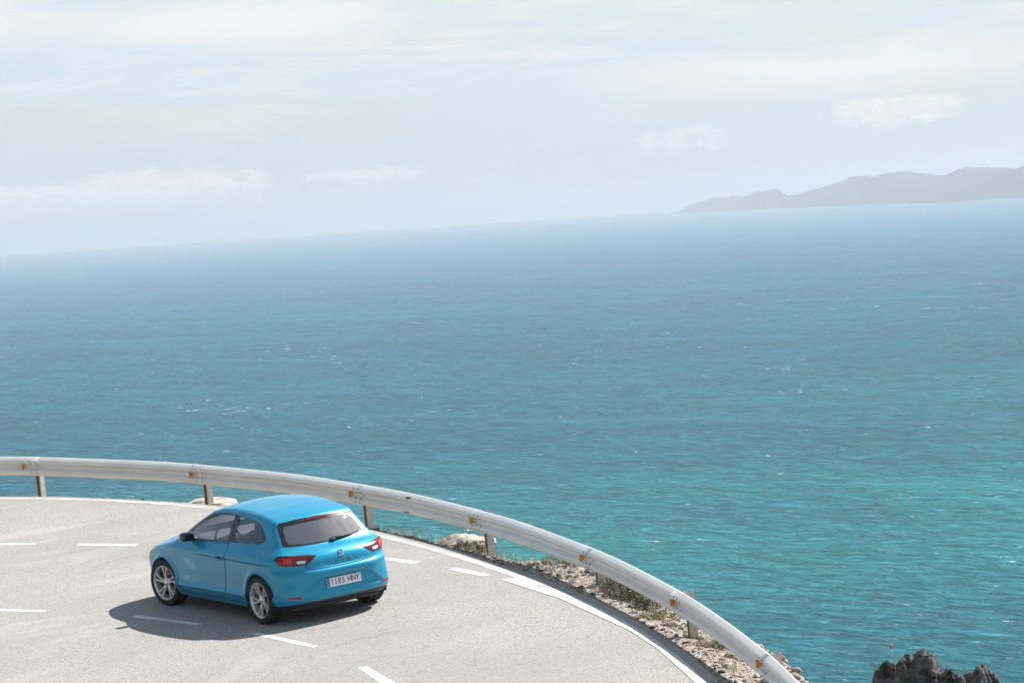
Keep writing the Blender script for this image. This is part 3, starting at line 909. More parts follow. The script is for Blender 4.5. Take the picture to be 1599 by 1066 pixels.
# ---------------------------------------------------------------- car body shape (metres, x forward from rear axle, y left, z up)
def smooth_table(pts, sig, lo, hi, n=900):
    p = np.array(pts, float); p = p[np.argsort(p[:, 0])]
    t = np.linspace(lo, hi, n); v = np.interp(t, p[:, 0], p[:, 1])
    w = max(1, int(3 * sig / (t[1] - t[0])))
    k = np.exp(-.5 * (np.arange(-w, w + 1) * (t[1] - t[0]) / sig) ** 2); k /= k.sum()
    v = np.convolve(np.pad(v, w, mode='reflect', reflect_type='odd'), k, mode='valid')
    return lambda a: np.interp(a, t, v)

ZC = smooth_table([(-1.0, .40), (-.80, .74), (-.74, .85), (-.69, .905), (-.63, .942), (-.53, .972), (-.225, 1.262), (-.205, 1.295), (-.19, 1.325), (0, 1.372), (.3, 1.418), (.7, 1.444), (1.0, 1.447), (1.3, 1.428),
                   (1.55, 1.382), (1.75, 1.305), (2.0, 1.195), (2.3, 1.055), (2.46, .985), (2.6, .962), (2.9, .905), (3.15, .83), (3.35, .72), (3.45, .62), (3.7, .35)], .022, -1.0, 3.7, 2400)
CROWN = smooth_table([(-1, .02), (-.3, .02), (-.1, .035), (.5, .05), (1.4, .05), (2.2, .03), (2.6, .05), (3.5, .10)], .1, -1, 3.7)
CURV = smooth_table([(-1, -.24), (.0, -.24), (.5, 0), (1.3, .05), (1.7, .26), (2.5, .28), (2.9, .10), (3.7, .10)], .1, -1, 3.7)
YB = smooth_table([(.10, .76), (.15, .79), (.20, .825), (.265, .858), (.34, .886), (.362, .888), (.395, .860), (.48, .857), (.60, .866), (.72, .874), (.792, .8745), (.822, .895),
                   (.84, .890), (.90, .856), (.96, .812), (1.0, .782), (1.05, .755), (1.15, .708), (1.25, .660), (1.35, .607), (1.45, .550), (1.6, .47)], .009, .05, 1.6, 1200)
TAP = smooth_table([(-1, .16), (-.75, .115), (-.4, .026), (-.1, .006), (.3, 0), (2.0, 0), (2.4, .012), (2.8, .045), (3.1, .085), (3.4, .15), (3.7, .24)], .07, -1, 3.7)
TAPG = smooth_table([(-1, .10), (-.4, .055), (0, .030), (.5, .006), (1.0, 0), (1.4, .002), (1.8, .018), (2.2, .062), (2.6, .13), (3.7, .2)], .1, -1, 3.7)
XR = smooth_table([(.05, -.5), (.18, -.60), (.25, -.675), (.34, -.728), (.40, -.745), (.50, -.760), (.58, -.772), (.645, -.792), (.685, -.792), (.722, -.748), (.76, -.742), (.82, -.748), (.88, -.748),
                   (.94, -.74), (1.05, -.72), (1.5, -.5)], .009, .05, 1.6, 1200)
XF = smooth_table([(.05, 3.25), (.2, 3.36), (.3, 3.43), (.5, 3.468), (.62, 3.455), (.7, 3.41), (.9, 3.3), (1.6, 2.6)], .03, .05, 1.6)
WHEELS = ((0.0, .317), (2.601, .317))

def smax(a, b, k):
    h = np.clip(.5 + .5 * (a - b) / k, 0, 1)
    return b + (a - b) * h + k * h * (1 - h)

def sstep(a, b, t):
    t = np.clip((t - a) / (b - a), 0, 1)
    return t * t * (3 - 2 * t)

def Fbody(x, y, z):
    a = np.abs(y)
    w = YB(z) - TAP(x) - TAPG(x) * sstep(.86, 1.04, z)
    for wx, wz in WHEELS:
        r = np.hypot(x - wx, z - wz)
        w = w + .020 * np.exp(-((r - .37) / .045) ** 2) * sstep(.12, .3, z) * (1 - sstep(.74, .86, z))
    w = w + .012 * np.exp(-((x + .05) / .4) ** 2 - ((z - .80) / .09) ** 2)
    side = a - w
    xe = x + CURV(x) * a * a
    dz = (ZC(xe + .02) - ZC(xe - .02)) / .04
    top = (z - ZC(xe) + CROWN(x) * (a / .65) ** 2.2) / np.sqrt(1 + dz * dz)
    xr = XR(z) + .74 * a ** 4 * (1 - .35 * (1 - sstep(.35, .7, z)))
    half = np.interp(z, [.36, .40, .57, .60], [.63, .61, .375, .36])           # plate recess in the bumper
    rec = (1 - sstep(half - .006, half + .012, a)) * sstep(.365, .385, z) * (1 - sstep(.574, .590, z))
    xr = xr + rec * (.014 + .040 * sstep(.38, .58, z))
    rear = xr - x
    front = x - (XF(z) - .45 * a ** 2.5)
    f = smax(side, top, .052)
    f = smax(f, rear, .05)
    f = smax(f, front, .10)
    return smax(f, .165 + .075 * (1 - sstep(-.48, -.30, x)) - z, .03)

def root(fn, lo, hi, n=44):
    """last crossing between lo (inside) and hi (outside), by bisection"""
    lo = np.array(lo, float); hi = np.array(hi, float)
    for _ in range(n):
        m = .5 * (lo + hi); v = fn(m)
        lo = np.where(v <= 0, m, lo); hi = np.where(v <= 0, hi, m)
    return .5 * (lo + hi)

def on_side(x, z):
    x = np.asarray(x, float); z = np.asarray(z, float)
    y = root(lambda t: Fbody(x, t, z), np.full_like(x, .1), np.full_like(x, 1.1))
    return np.stack([x, y, z], -1)

def on_rear(y, z):
    y = np.asarray(y, float); z = np.asarray(z, float)
    x = root(lambda t: Fbody(t, y, z), np.full_like(y, .7), np.full_like(y, -1.1))
    return np.stack([x, y, z], -1)

def on_top(x, y):
    x = np.asarray(x, float); y = np.asarray(y, float)
    z = root(lambda t: Fbody(x, y, t), np.full_like(x, .5), np.full_like(x, 1.6))
    return np.stack([x, y, z], -1)

def on_front(y, z):
    y = np.asarray(y, float); z = np.asarray(z, float)
    x = root(lambda t: Fbody(t, y, z), np.full_like(y, 2.0), np.full_like(y, 3.8))
    return np.stack([x, y, z], -1)

def body_normal(p):
    h = .004
    g = np.stack([Fbody(p[..., 0] + h, p[..., 1], p[..., 2]) - Fbody(p[..., 0] - h, p[..., 1], p[..., 2]),
                  Fbody(p[..., 0], p[..., 1] + h, p[..., 2]) - Fbody(p[..., 0], p[..., 1] - h, p[..., 2]),
                  Fbody(p[..., 0], p[..., 1], p[..., 2] + h) - Fbody(p[..., 0], p[..., 1], p[..., 2] - h)], -1)
    return g / (np.linalg.norm(g, axis=-1, keepdims=True) + 1e-9)
# ---------------------------------------------------------------- car materials
def car_paint():
    m, g, b = material('blue_paint', (.004, .235, .52), .40, .30, Specular_IOR_Level=.22)
    tc = g.new('ShaderNodeTexCoord')
    f = g.noise(tc.outputs['Object'], 700, 2, .5)
    c = g.mix(g.range(f, .35, .65), (.0, .225, .385), (.0, .265, .435))
    dust = g.math('MULTIPLY', g.noise(tc.outputs['Object'], 5, 5, .6), .02)
    c = g.mix(dust, c, (.35, .33, .30))
    g.l.new(c, b.inputs['Base Color'])
    b.inputs['Coat Weight'].default_value = .6
    b.inputs['Coat Roughness'].default_value = .012
    b.inputs['Coat IOR'].default_value = 1.5
    return m


def glass_mat(name, tint, refl):
    m = bpy.data.materials.new(name); m.use_nodes = True
    g = Nodes(m.node_tree); g.n.clear()
    t = g.new('ShaderNodeBsdfTransparent'); t.inputs[0].default_value = tuple(tint) + (1,)
    gl = g.new('ShaderNodeBsdfGlossy'); gl.inputs['Roughness'].default_value = .01
    gl.inputs['Color'].default_value = (1, 1, 1, 1)
    geo = g.new('ShaderNodeNewGeometry'); dt = g.new('ShaderNodeVectorMath', operation='DOT_PRODUCT')
    g.l.new(geo.outputs['Normal'], dt.inputs[0]); g.l.new(geo.outputs['Incoming'], dt.inputs[1])
    f5 = g.math('POWER', g.math('SUBTRACT', 1.0, g.math('ABSOLUTE', dt.outputs['Value'])), 5.0)     # Schlick, the same from inside and outside
    fr = g.math('ADD', .042, g.math('MULTIPLY', f5, .958))
    tc = g.new('ShaderNodeTexCoord')
    dust = g.math('MULTIPLY', g.noise(tc.outputs['Object'], 6, 4, .6), .03)
    k = g.math('ADD', g.math('MULTIPLY', fr, refl), 0.0, clamp=True)
    mx = g.new('ShaderNodeMixShader'); g.l.new(k, mx.inputs[0]); g.l.new(t.outputs[0], mx.inputs[1]); g.l.new(gl.outputs[0], mx.inputs[2])
    d = g.new('ShaderNodeBsdfDiffuse'); d.inputs[0].default_value = (.5, .5, .5, 1)
    m2 = g.new('ShaderNodeMixShader'); g.l.new(dust, m2.inputs[0]); g.l.new(mx.outputs[0], m2.inputs[1]); g.l.new(d.outputs[0], m2.inputs[2])
    o = g.new('ShaderNodeOutputMaterial'); g.l.new(m2.outputs[0], o.inputs[0])
    return m


PAINT = car_paint()
GLASS = glass_mat('side_glass', (.84, .88, .87), 2.2)
PRIVACY = glass_mat('rear_glass', (.20, .24, .26), 6.0)
BLACK_TRIM = plain('black_trim', (.012, .012, .013), .22, 0, .1, 40)
BLACK_PLASTIC = plain('black_plastic', (.022, .022, .023), .55, 0, .15, 60)
GAP = plain('panel_gap', (.006, .008, .012), .8)
RUBBER = plain('tyre_rubber', (.017, .0165, .016), .78, 0, .2, 25)
ALLOY = plain('alloy', (.58, .585, .59), .30, .5, .04, 20)
ALLOY_DARK = plain('alloy_shade', (.20, .205, .21), .42, .7, .08, 20)
DISC = plain('brake_steel', (.32, .31, .30), .38, .9, .15, 30)
CHROME = plain('chrome', (.78, .78, .78), .12, 1.0, .04, 30)
RED_LENS = plain('red_lens', (.33, .005, .008), .15, 0, .12, 40)
RED_DARK = plain('dark_red_lens', (.10, .003, .005), .15, 0, .2, 40)
RED_BRIGHT = plain('bright_red_lens', (.85, .035, .03), .15, 0, .1, 60, Coat_Weight=1.0)
CLEAR_LENS = plain('clear_lens', (.72, .66, .64), .12, 0, .2, 90, Coat_Weight=1.0)
PLATE_W = plain('plate_white', (.78, .78, .76), .35, 0, .04, 30)
PLATE_B = plain('plate_blue', (.01, .07, .42), .35)
INK = plain('plate_black', (.012, .012, .012), .4)
SEAT = plain('seat_cloth', (.06, .062, .07), .85, 0, .15, 50)
DASH = plain('dash_plastic', (.075, .08, .085), .6, 0, .1, 50)
LINER = plain('headliner', (.40, .40, .39), .9, 0, .04, 40)
WHEEL_SILVER = plain('wheel_trim_silver', (.5, .5, .5), .3, .6)

# ---------------------------------------------------------------- car body panels
def resample(poly, step=.02, closed=True):
    P = np.array(poly, float)
    Q = np.vstack([P, P[:1]]) if closed else P
    L = np.r_[0, np.cumsum(np.linalg.norm(np.diff(Q, axis=0), axis=1))]
    n = max(8, int(L[-1] / step)); t = np.linspace(0, L[-1], n, endpoint=not closed)
    return np.stack([np.interp(t, L, Q[:, 0]), np.interp(t, L, Q[:, 1])], -1)


def soften(poly, it=2, step=.015):
    P = resample(poly, step)
    for _ in range(it):
        P = .25 * np.roll(P, 1, 0) + .5 * P + .25 * np.roll(P, -1, 0)
    return P


def offset_poly(P, d):
    """move a closed outline outwards (d > 0) whatever its winding"""
    P = np.asarray(P, float)
    T = np.roll(P, -1, 0) - np.roll(P, 1, 0)
    N = np.stack([T[:, 1], -T[:, 0]], -1); N /= np.linalg.norm(N, axis=1, keepdims=True) + 1e-9
    area = .5 * np.sum(P[:, 0] * np.roll(P[:, 1], -1) - np.roll(P[:, 0], -1) * P[:, 1])
    return P + N * d * np.sign(area)


def inside(P, x, y):
    x = np.asarray(x); y = np.asarray(y); c = np.zeros(x.shape, bool); n = len(P)
    for i in range(n):
        x1, y1 = P[i]; x2, y2 = P[(i + 1) % n]
        with np.errstate(divide='ignore', invalid='ignore'):
            c ^= ((y1 > y) != (y2 > y)) & (x < (x2 - x1) * (y - y1) / (y2 - y1 + 1e-12) + x1)
    return c


def ray_outline(P, c, ang):
    """distance from c to the star-shaped outline P in each direction"""
    A = P; B = np.roll(P, -1, 0); out = np.full(len(ang), 0.0)
    for k, a in enumerate(ang):
        d = np.array([math.cos(a), math.sin(a)]); e = B - A
        den = d[0] * e[:, 1] - d[1] * e[:, 0]
        w = A - c
        with np.errstate(divide='ignore', invalid='ignore'):
            t = (w[:, 0] * e[:, 1] - w[:, 1] * e[:, 0]) / den
            s = (w[:, 0] * d[1] - w[:, 1] * d[0]) / den
        ok = (s >= -1e-6) & (s <= 1 + 1e-6) & (t > 0)
        out[k] = t[ok].max() if ok.any() else 0
    return out


def lift(P2, mapf, off):
    X = mapf(P2[..., 0], P2[..., 1])
    return X + off * body_normal(X)


def fan(poly, mapf, off=.002, step=.03, c=None):
    P = np.asarray(poly, float); n = len(P)
    c = P.mean(0) if c is None else np.array(c, float)
    k = max(2, int(np.linalg.norm(P - c, axis=1).max() / step))
    t = np.linspace(0, 1, k + 1)[1:]
    G = c + t[:, None, None] * (P - c)[None]
    V = np.concatenate([[c], G.reshape(-1, 2)])
    F = [[0, 1 + i, 1 + (i + 1) % n] for i in range(n)]
    for r in range(k - 1):
        F += [[1 + r * n + i, 1 + (r + 1) * n + i, 1 + (r + 1) * n + (i + 1) % n, 1 + r * n + (i + 1) % n] for i in range(n)]
    return orient(lift(V, mapf, off), F)


def ring(outer, inner, mapf, off=.002, across=4, n=160):
    c = np.asarray(inner).mean(0)
    ang = np.linspace(-math.pi, math.pi, n, endpoint=False)
    cor = np.arctan2(*(np.asarray(outer) - c).T[::-1])
    ang = np.unique(np.r_[ang, cor])
    n = len(ang)
    ro = ray_outline(np.asarray(outer), c, ang); ri = np.minimum(ray_outline(np.asarray(inner), c, ang), ro - .003)
    d = np.stack([np.cos(ang), np.sin(ang)], -1)
    t = np.linspace(0, 1, across + 1)
    r = ri[None] + t[:, None] * (ro - ri)[None]
    G = (c + r[..., None] * d[None]).reshape(-1, 2)
    F = []
    for a in range(across):
        F += [[a * n + i, (a + 1) * n + i, (a + 1) * n + (i + 1) % n, a * n + (i + 1) % n] for i in range(n)]
    return orient(lift(G, mapf, off), F)


def strip(path, mapf, w=.007, off=.0025):
    """narrow band laid along an open line on the body"""
    P = resample(path, .02, False)
    T = np.gradient(P, axis=0); T /= np.linalg.norm(T, axis=1, keepdims=True) + 1e-9
    N = np.stack([-T[:, 1], T[:, 0]], -1) * w / 2
    V = np.stack([P - N, P + N], 1).reshape(-1, 2)
    F = [[2 * i, 2 * i + 1, 2 * i + 3, 2 * i + 2] for i in range(len(P) - 1)]
    return orient(lift(V, mapf, off), F)


def orient(V, F):
    """wind the faces so that they look out of the body"""
    s = 0.0
    for f in F[::max(1, len(F) // 40)]:
        p = V[list(f)]; nrm = np.cross(p[1] - p[0], p[2] - p[0])
        s += float(nrm @ body_normal(p.mean(0)))
    return V, ([list(f)[::-1] for f in F] if s < 0 else [list(f) for f in F])


# outlines measured on the side (x, z) and on the tail (y, z)
DLO_F = [(2.045, 1.035), (1.87, 1.162), (1.70, 1.238), (1.53, 1.295), (1.40, 1.323), (1.27, 1.341), (1.08, 1.350), (.90, 1.350), (.788, 1.3455), (.800, 1.0105), (1.09, 1.001), (1.36, .990), (1.60, .979), (1.85, .968), (2.02, .985)]
DLO_R = [(.782, 1.345), (.66, 1.337), (.445, 1.317), (.30, 1.296), (.206, 1.277), (.15, 1.247), (.093, 1.208), (.02, 1.15), (-.034, 1.105), (-.020, 1.073), (.05, 1.036), (.37, 1.023), (.60, 1.017), (.794, 1.0105)]
WIN_F = [(1.94, 1.042), (1.80, 1.145), (1.62, 1.228), (1.44, 1.280), (1.30, 1.312), (1.17, 1.328), (1.0, 1.334), (.858, 1.334), (.880, 1.020), (1.10, 1.011), (1.36, 1.000), (1.60, .990), (1.80, .981), (1.93, .992)]
WIN_R = [(.725, 1.331), (.60, 1.323), (.45, 1.307), (.32, 1.288), (.235, 1.270), (.175, 1.240), (.112, 1.190), (.045, 1.135), (.0, 1.102), (.08, 1.048), (.25, 1.039), (.48, 1.032), (.706, 1.024)]
DOOR = [(2.10, .955), (2.18, .90), (2.184, .613), (2.192, .32), (2.15, .268), (1.90, .262), (1.50, .265), (1.10, .268), (.985, .276), (.925, .315), (.845, .645), (.795, .888), (.81, .992), (1.10, .986), (1.45, .970), (1.80, .955)]
GLASS_O = [(.555, 1.285), (.30, 1.305), (0, 1.312), (-.30, 1.305), (-.555, 1.285), (-.60, 1.153), (-.645, 1.012), (-.45, 1.000), (-.23, .996), (0, .995), (.23, .996), (.45, 1.000), (.645, 1.012), (.60, 1.153)]
GLASS_I = [(.505, 1.243), (.30, 1.255), (0, 1.262), (-.30, 1.255), (-.505, 1.243), (-.545, 1.14), (-.575, 1.035), (-.40, 1.018), (-.2, 1.014), (0, 1.013), (.2, 1.014), (.40, 1.018), (.575, 1.035), (.545, 1.14)]
GATE = [(.60, .995), (.52, .93), (.345, .878), (.43, .828), (.50, .793), (.515, .76), (.465, .722), (.23, .713), (0, .712), (-.23, .713), (-.465, .722), (-.515, .76), (-.50, .793), (-.43, .828), (-.345, .878), (-.52, .93), (-.60, .995), (-.30, .982), (0, .978), (.30, .982)]
TAIL = [(.345, .878), (.46, .895), (.60, .904), (.70, .913), (.765, .918), (.80, .895), (.815, .872), (.79, .825), (.76, .800), (.70, .791), (.62, .788), (.50, .793), (.43, .829)]

car = root_empty('car', 'bright blue three-door hatchback parked on the bend', 'car')


def add_body():
    nx, ny, nz = 330, 124, 104
    lo, hi = np.array([-.85, -.96, .15]), np.array([3.52, .96, 1.50])
    idx = -np.ones((nx + 1, ny + 1, nz + 1), int)
    I, J, K = np.meshgrid(np.arange(nx + 1), np.arange(ny + 1), np.arange(nz + 1), indexing='ij')
    surf = (I == 0) | (I == nx) | (J == 0) | (J == ny) | (K == nz)
    idx[surf] = np.arange(surf.sum())
    L = np.stack([I[surf], J[surf], K[surf]], -1) / np.array([nx, ny, nz]) * (hi - lo) + lo
    O = np.stack([np.clip(L[:, 0], -.12, 2.95), 0 * L[:, 0], np.full(len(L), .62)], -1)
    # rays reach straight out on the long sides so that the rows stay level
    O[:, 2] += (np.clip(L[:, 2], .2, np.minimum(1.0, ZC(O[:, 0]) - .28)) - .62) * sstep(.45, .96, np.abs(L[:, 1]))
    D = L - O
    t = root(lambda s: Fbody(*(O + s[:, None] * D).T), np.full(len(L), .02), np.full(len(L), 1.3))
    V = O + t[:, None] * D
    F = []
    def quad(a, b, c, d): F.append(np.stack([a.ravel(), b.ravel(), c.ravel(), d.ravel()], -1))
    s = idx[:, ny, :]; quad(s[:-1, :-1], s[:-1, 1:], s[1:, 1:], s[1:, :-1])
    s = idx[:, 0, :]; quad(s[:-1, :-1], s[1:, :-1], s[1:, 1:], s[:-1, 1:])
    s = idx[:, :, nz]; quad(s[:-1, :-1], s[1:, :-1], s[1:, 1:], s[:-1, 1:])
    s = idx[0]; quad(s[:-1, :-1], s[:-1, 1:], s[1:, 1:], s[1:, :-1])
    s = idx[nx]; quad(s[:-1, :-1], s[1:, :-1], s[1:, 1:], s[:-1, 1:])
    F = np.concatenate(F)
    C = V[F].mean(1); a = np.abs(C[:, 1])
    N = body_normal(C)
    keep = np.ones(len(F), bool)
    # wheel openings: cut, then pull the rim of the hole onto a true circle
    RA = .352
    for wx, wz in WHEELS:
        r = np.hypot(C[:, 0] - wx, C[:, 2] - wz)
        cut = (r < RA) & (a > .5)
        rimv = np.intersect1d(np.unique(F[cut]), np.unique(F[~cut]))
        q = V[rimv]; sel = np.abs(q[:, 1]) > .5; rimv = rimv[sel]; q = q[sel]
        d = q[:, [0, 2]] - np.array([wx, wz]); d *= (RA / np.linalg.norm(d, axis=1))[:, None]
        p = on_side(wx + d[:, 0], np.maximum(wz + d[:, 1], .166)); p[:, 1] *= np.sign(q[:, 1])
        V[rimv] = p
        keep &= ~cut
    # glazing
    for poly in (DLO_F, DLO_R):
        P = offset_poly(soften(poly), -.014)
        keep &= ~(inside(P, C[:, 0], C[:, 2]) & (a > .45) & (np.abs(N[:, 1]) > .5))
    P = offset_poly(soften(GLASS_O), -.02)
    keep &= ~(inside(P, C[:, 1], C[:, 2]) & (C[:, 0] < .05) & (C[:, 0] > -.60) & (N[:, 0] < -.2))
    ws = (C[:, 0] > 1.3) & (N[:, 2] > .4)
    zz = ZC(C[:, 0] + CURV(C[:, 0]) * a * a)
    P = offset_poly(np.array(WSHIELD), -.02)
    keep &= ~(ws & inside(P, C[:, 1], C[:, 0]))
    Fk, Ck = F[keep], C[keep]
    vz = lambda y: .296 - .022 * sstep(.50, .83, np.abs(y))
    val = (Ck[:, 0] < -.30) & (Ck[:, 2] < vz(Ck[:, 1]))
    rimv = np.intersect1d(np.unique(Fk[val]), np.unique(Fk[~val]))
    q = V[rimv]; ok = np.abs(q[:, 1]) < .74
    p = on_rear(q[ok, 1], vz(q[ok, 1])); V[rimv[ok]] = p
    V[rimv[~ok], 2] = vz(q[~ok, 1])
    gr = np.zeros(len(Ck), bool)
    def sub(f):
        u, inv = np.unique(f, return_inverse=True)
        return V[u], inv.reshape(f.shape).tolist()
    body = ob('body', *sub(Fk[~val & ~gr]), PAINT, car)
    ob('rear_valance', *sub(Fk[val]), BLACK_PLASTIC, car)
    up = (Ck[:, 2] > .93)
    v, f = sub(Fk[up]); v = v - .022 * body_normal(v)
    ob('headliner', v, [q[::-1] for q in f], LINER, car)
    return body


def ws_outline():
    """windscreen outline (y, x) from scuttle to roof"""
    return [(-.60, 2.20), (-.35, 2.40), (0, 2.46), (.35, 2.40), (.60, 2.20), (.585, 1.95), (.56, 1.62), (.35, 1.66), (0, 1.68), (-.35, 1.66), (-.56, 1.62), (-.585, 1.95)]


WSHIELD = ws_outline()
body = add_body()
top_yx = lambda y, x: on_top(x, y)

# doors, side glass, mirrors
right_side = lambda vf: mirror_y(*vf)
def sided(s, vf): return vf if s > 0 else right_side(vf)


for s in (1, -1):
    door_out = soften(DOOR, 3)
    d = ob('door', *sided(s, fan(door_out, on_side, .002, .03, (1.5, .6))), PAINT, car)
    ob('door_gap', *sided(s, ring(offset_poly(door_out, .0075), door_out, on_side, .0028, 1, 260)), GAP, d)
    ob('window_trim', *sided(s, ring(soften(DLO_F, 1), soften(WIN_F, 2), on_side, .003, 4, 200)), BLACK_TRIM, d)
    ob('window', *sided(s, fan(offset_poly(soften(WIN_F, 2), .012), on_side, -.004, .06)), GLASS, d)
    ob('quarter_window_trim', *sided(s, ring(soften(DLO_R, 1), soften(WIN_R, 2), on_side, .003, 4, 200)), BLACK_TRIM, car)
    ob('quarter_window', *sided(s, fan(offset_poly(soften(WIN_R, 2), .012), on_side, -.004, .06)), GLASS, car)
    # dark patch painted as the shade of the grip recess, and bar of the handle
    cup = [(.86 + .055 * math.cos(t) + 0, .803 + .030 * math.sin(t)) for t in np.linspace(0, 2 * math.pi, 24, endpoint=False)]
    h = ob('handle_recess_shade', *sided(s, fan(np.array(cup) + [.09, 0], on_side, .0045, .02)), GAP, d)
    P = on_side(np.linspace(.845, 1.065, 12), np.full(12, .806))
    n = body_normal(P); P = P + n * (.004 + .026 * np.sin(np.linspace(0, math.pi, 12))[:, None] ** .5)
    ob('door_handle', *sided(s, tube(P, .0125 * np.r_[.7, np.ones(10), .7], 10)), PAINT, d)
    # sill strip under the door
    ob('sill_line', *sided(s, strip([(2.18, .238), (1.5, .232), (.95, .240), (.42, .248)], on_side, .006, .003)), GAP, car)
    # mirror
    mc = np.array([1.75, .905, 1.030])
    mir = ob('wing_mirror', *sided(s, superell(mc, (.066, .088, .060), .5, 28, 16)), BLACK_TRIM, car)
    gl = superell(mc + [-.060, 0, .004], (.018, .078, .052), .55, 24, 10)
    ob('mirror_glass', *sided(s, gl), plain('mirror_face', (.05, .055, .06), .05, .9) if s > 0 else bpy.data.materials['mirror_face'], mir)
    arm = tube([mc + [.0, -.05, -.045], mc + [.01, -.12, -.055], mc + [.015, -.20, -.05]], [.03, .027, .03], 10)
    ob('mirror_arm', *sided(s, arm), BLACK_TRIM, mir)
    # fuller wheel lips in body colour
    for wx, wz in WHEELS:
        aa = np.linspace(R(-12), R(188 if wx < 1 else 192), 60)
        rr = np.linspace(.349, .366, 4)
        G = np.array([[(wx + q * math.cos(t), max(wz + q * math.sin(t), .17)) for t in aa] for q in rr]).reshape(-1, 2)
        X = lift(G, on_side, .004).reshape(4, 60, 3)
        X = np.concatenate([X[:1] - [0, .030, 0], X])
        f = grid_faces(5, 60).tolist()
        v, f = orient(X.reshape(-1, 3), f)
        ob('wheel_lip', *sided(s, (v, f)), PAINT, car)
        # dark inner arch
        t = np.linspace(R(-25), R(205), 40)
        A = np.array([[wx + .356 * math.cos(q), y, wz + .356 * math.sin(q)] for y in (.50, .87) for q in t])
        B = np.array([[wx + e * math.cos(q), .50, wz + e * math.sin(q)] for e in (.05, .356) for q in t])
        ob('wheel_housing', *sided(s, join((A, grid_faces(2, 40).tolist()), (B, grid_faces(2, 40).tolist()))), GAP, car)

# windscreen, rear glass
ob('windscreen_trim', *ring(WSHIELD, offset_poly(np.array(WSHIELD), -.04), top_yx, .002, 3, 160), BLACK_TRIM, car)
ob('windscreen', *fan(offset_poly(resample(WSHIELD, .04), -.03), top_yx, -.004, .06), GLASS, car)
ob('rear_window_trim_shade', *ring(soften(GLASS_O, 2), soften(GLASS_I, 4), on_rear, .003, 6, 240), BLACK_TRIM, car)  # black trim; the deep top band also paints in shade under the spoiler
rw = ob('rear_window', *fan(offset_poly(soften(GLASS_I, 4), .012), on_rear, -.002, .06), PRIVACY, car)
# high brake light under the spoiler lip
yy = np.linspace(-.17, .17, 18)
E0 = on_rear(yy, 1.296 - .02 * (yy / .17) ** 2 * .2); E1 = on_rear(yy, 1.284 - .02 * (yy / .17) ** 2 * .2)
v = np.concatenate([E0 + [-.012, 0, .002], E1 + [-.012, 0, 0]])
ob('high_brake_light', *orient(v, grid_faces(2, 18).tolist()), RED_LENS, car)
# heater-style bright edge is a reflection in the photograph: left to the glass itself
# wiper
wp = [on_rear(y, z) + [-.020, 0, .012] for y, z in ((-.03, 1.012), (-.20, 1.018), (-.38, 1.024), (-.54, 1.035))]
w = ob('rear_wiper', *tube(wp, [.022, .015, .010, .005], 8), BLACK_PLASTIC, car)
ob('wiper_hub', *superell(on_rear(-.03, 1.008) + [-.012, 0, .006], (.03, .045, .026), .8), BLACK_PLASTIC, w)

# tailgate with its gap, badge and letters
gate_out = soften(GATE, 1)
gate = ob('tailgate', *fan(gate_out, on_rear, .0015, .03, (0, .84)), PAINT, car)
for sgn in (1, -1):
    ob('tailgate_gap', *strip([(0, .7095), (sgn * .23, .7105), (sgn * .466, .7195), (sgn * .519, .758), (sgn * .503, .788)], on_rear, .009, .003), GAP, gate)


def text_mesh(txt, size, depth):
    cu = bpy.data.curves.new('txt', 'FONT'); cu.body = txt; cu.size = size; cu.extrude = depth; cu.align_x = 'CENTER'; cu.align_y = 'CENTER'
    o = bpy.data.objects.new('txt', cu); COL.objects.link(o)
    dg = bpy.context.evaluated_depsgraph_get()
    me = bpy.data.meshes.new_from_object(o.evaluated_get(dg))
    V = np.array([v.co[:] for v in me.vertices]); F = [list(p.vertices) for p in me.polygons]
    bpy.data.objects.remove(o); bpy.data.curves.remove(cu); bpy.data.meshes.remove(me)
    return V, F


def on_tail(vf, y0, z0, sx=1.0, off=.004):
    """lay a flat shape (x right as seen from behind, y up) on the tail at y0, z0"""
    V, F = vf
    P = on_rear(np.array([y0]), np.array([z0]))[0]; n = body_normal(P)
    right = np.array([0, -1.0, 0]); right -= n * (right @ n); right /= np.linalg.norm(right)
    up = np.cross(n, right)
    W = P + (V[:, :1] * sx) * right + V[:, 1:2] * up + (V[:, 2:3] + off) * n
    return W, F


for ch, y0 in zip('LEON', (.132, .044, -.046, -.138)):
    ob('letter', *on_tail(text_mesh(ch, .050, .002), y0, .779, 1.1), CHROME, gate, False)
ob('rear_badge', *on_tail(text_mesh('TSI', .026, .002), -.405, .781, 1.2), CHROME, gate, False)
# emblem: two hooked halves of a slanted S
half = [(-.040, .012), (-.030, .042), (.040, .042), (.040, .026), (-.006, .026), (-.010, .017), (.034, .004), (.034, -.006), (-.028, .003)]
for q in (1, -1):
    P2 = np.array(half) * q * 1.02
    n_ = len(P2); V = np.concatenate([np.c_[P2, np.zeros(n_)], np.c_[P2, np.full(n_, .006)]])
    F = [list(range(n_))[::-1], list(range(n_, 2 * n_))] + [[i, (i + 1) % n_, n_ + (i + 1) % n_, n_ + i] for i in range(n_)]
    ob('emblem', *on_tail((V, F), -.005, .862), CHROME, gate, False)

# rear bumper pieces: number plate, reflectors
pc = on_rear(np.array([0.0]), np.array([.50]))[0] + [-.012, 0, 0]
tilt = .117
pu = np.array([tilt, 0, 1.0]); pu /= np.linalg.norm(pu); pr = np.array([0, -1.0, 0]); pn = np.cross(pr, pu)
def plate_rect(x0, x1, y0, y1, z0, d):
    return extrude_poly([(x0, y0), (x1, y0), (x1, y1), (x0, y1)], (pc + pn * z0, pr, pu), d)


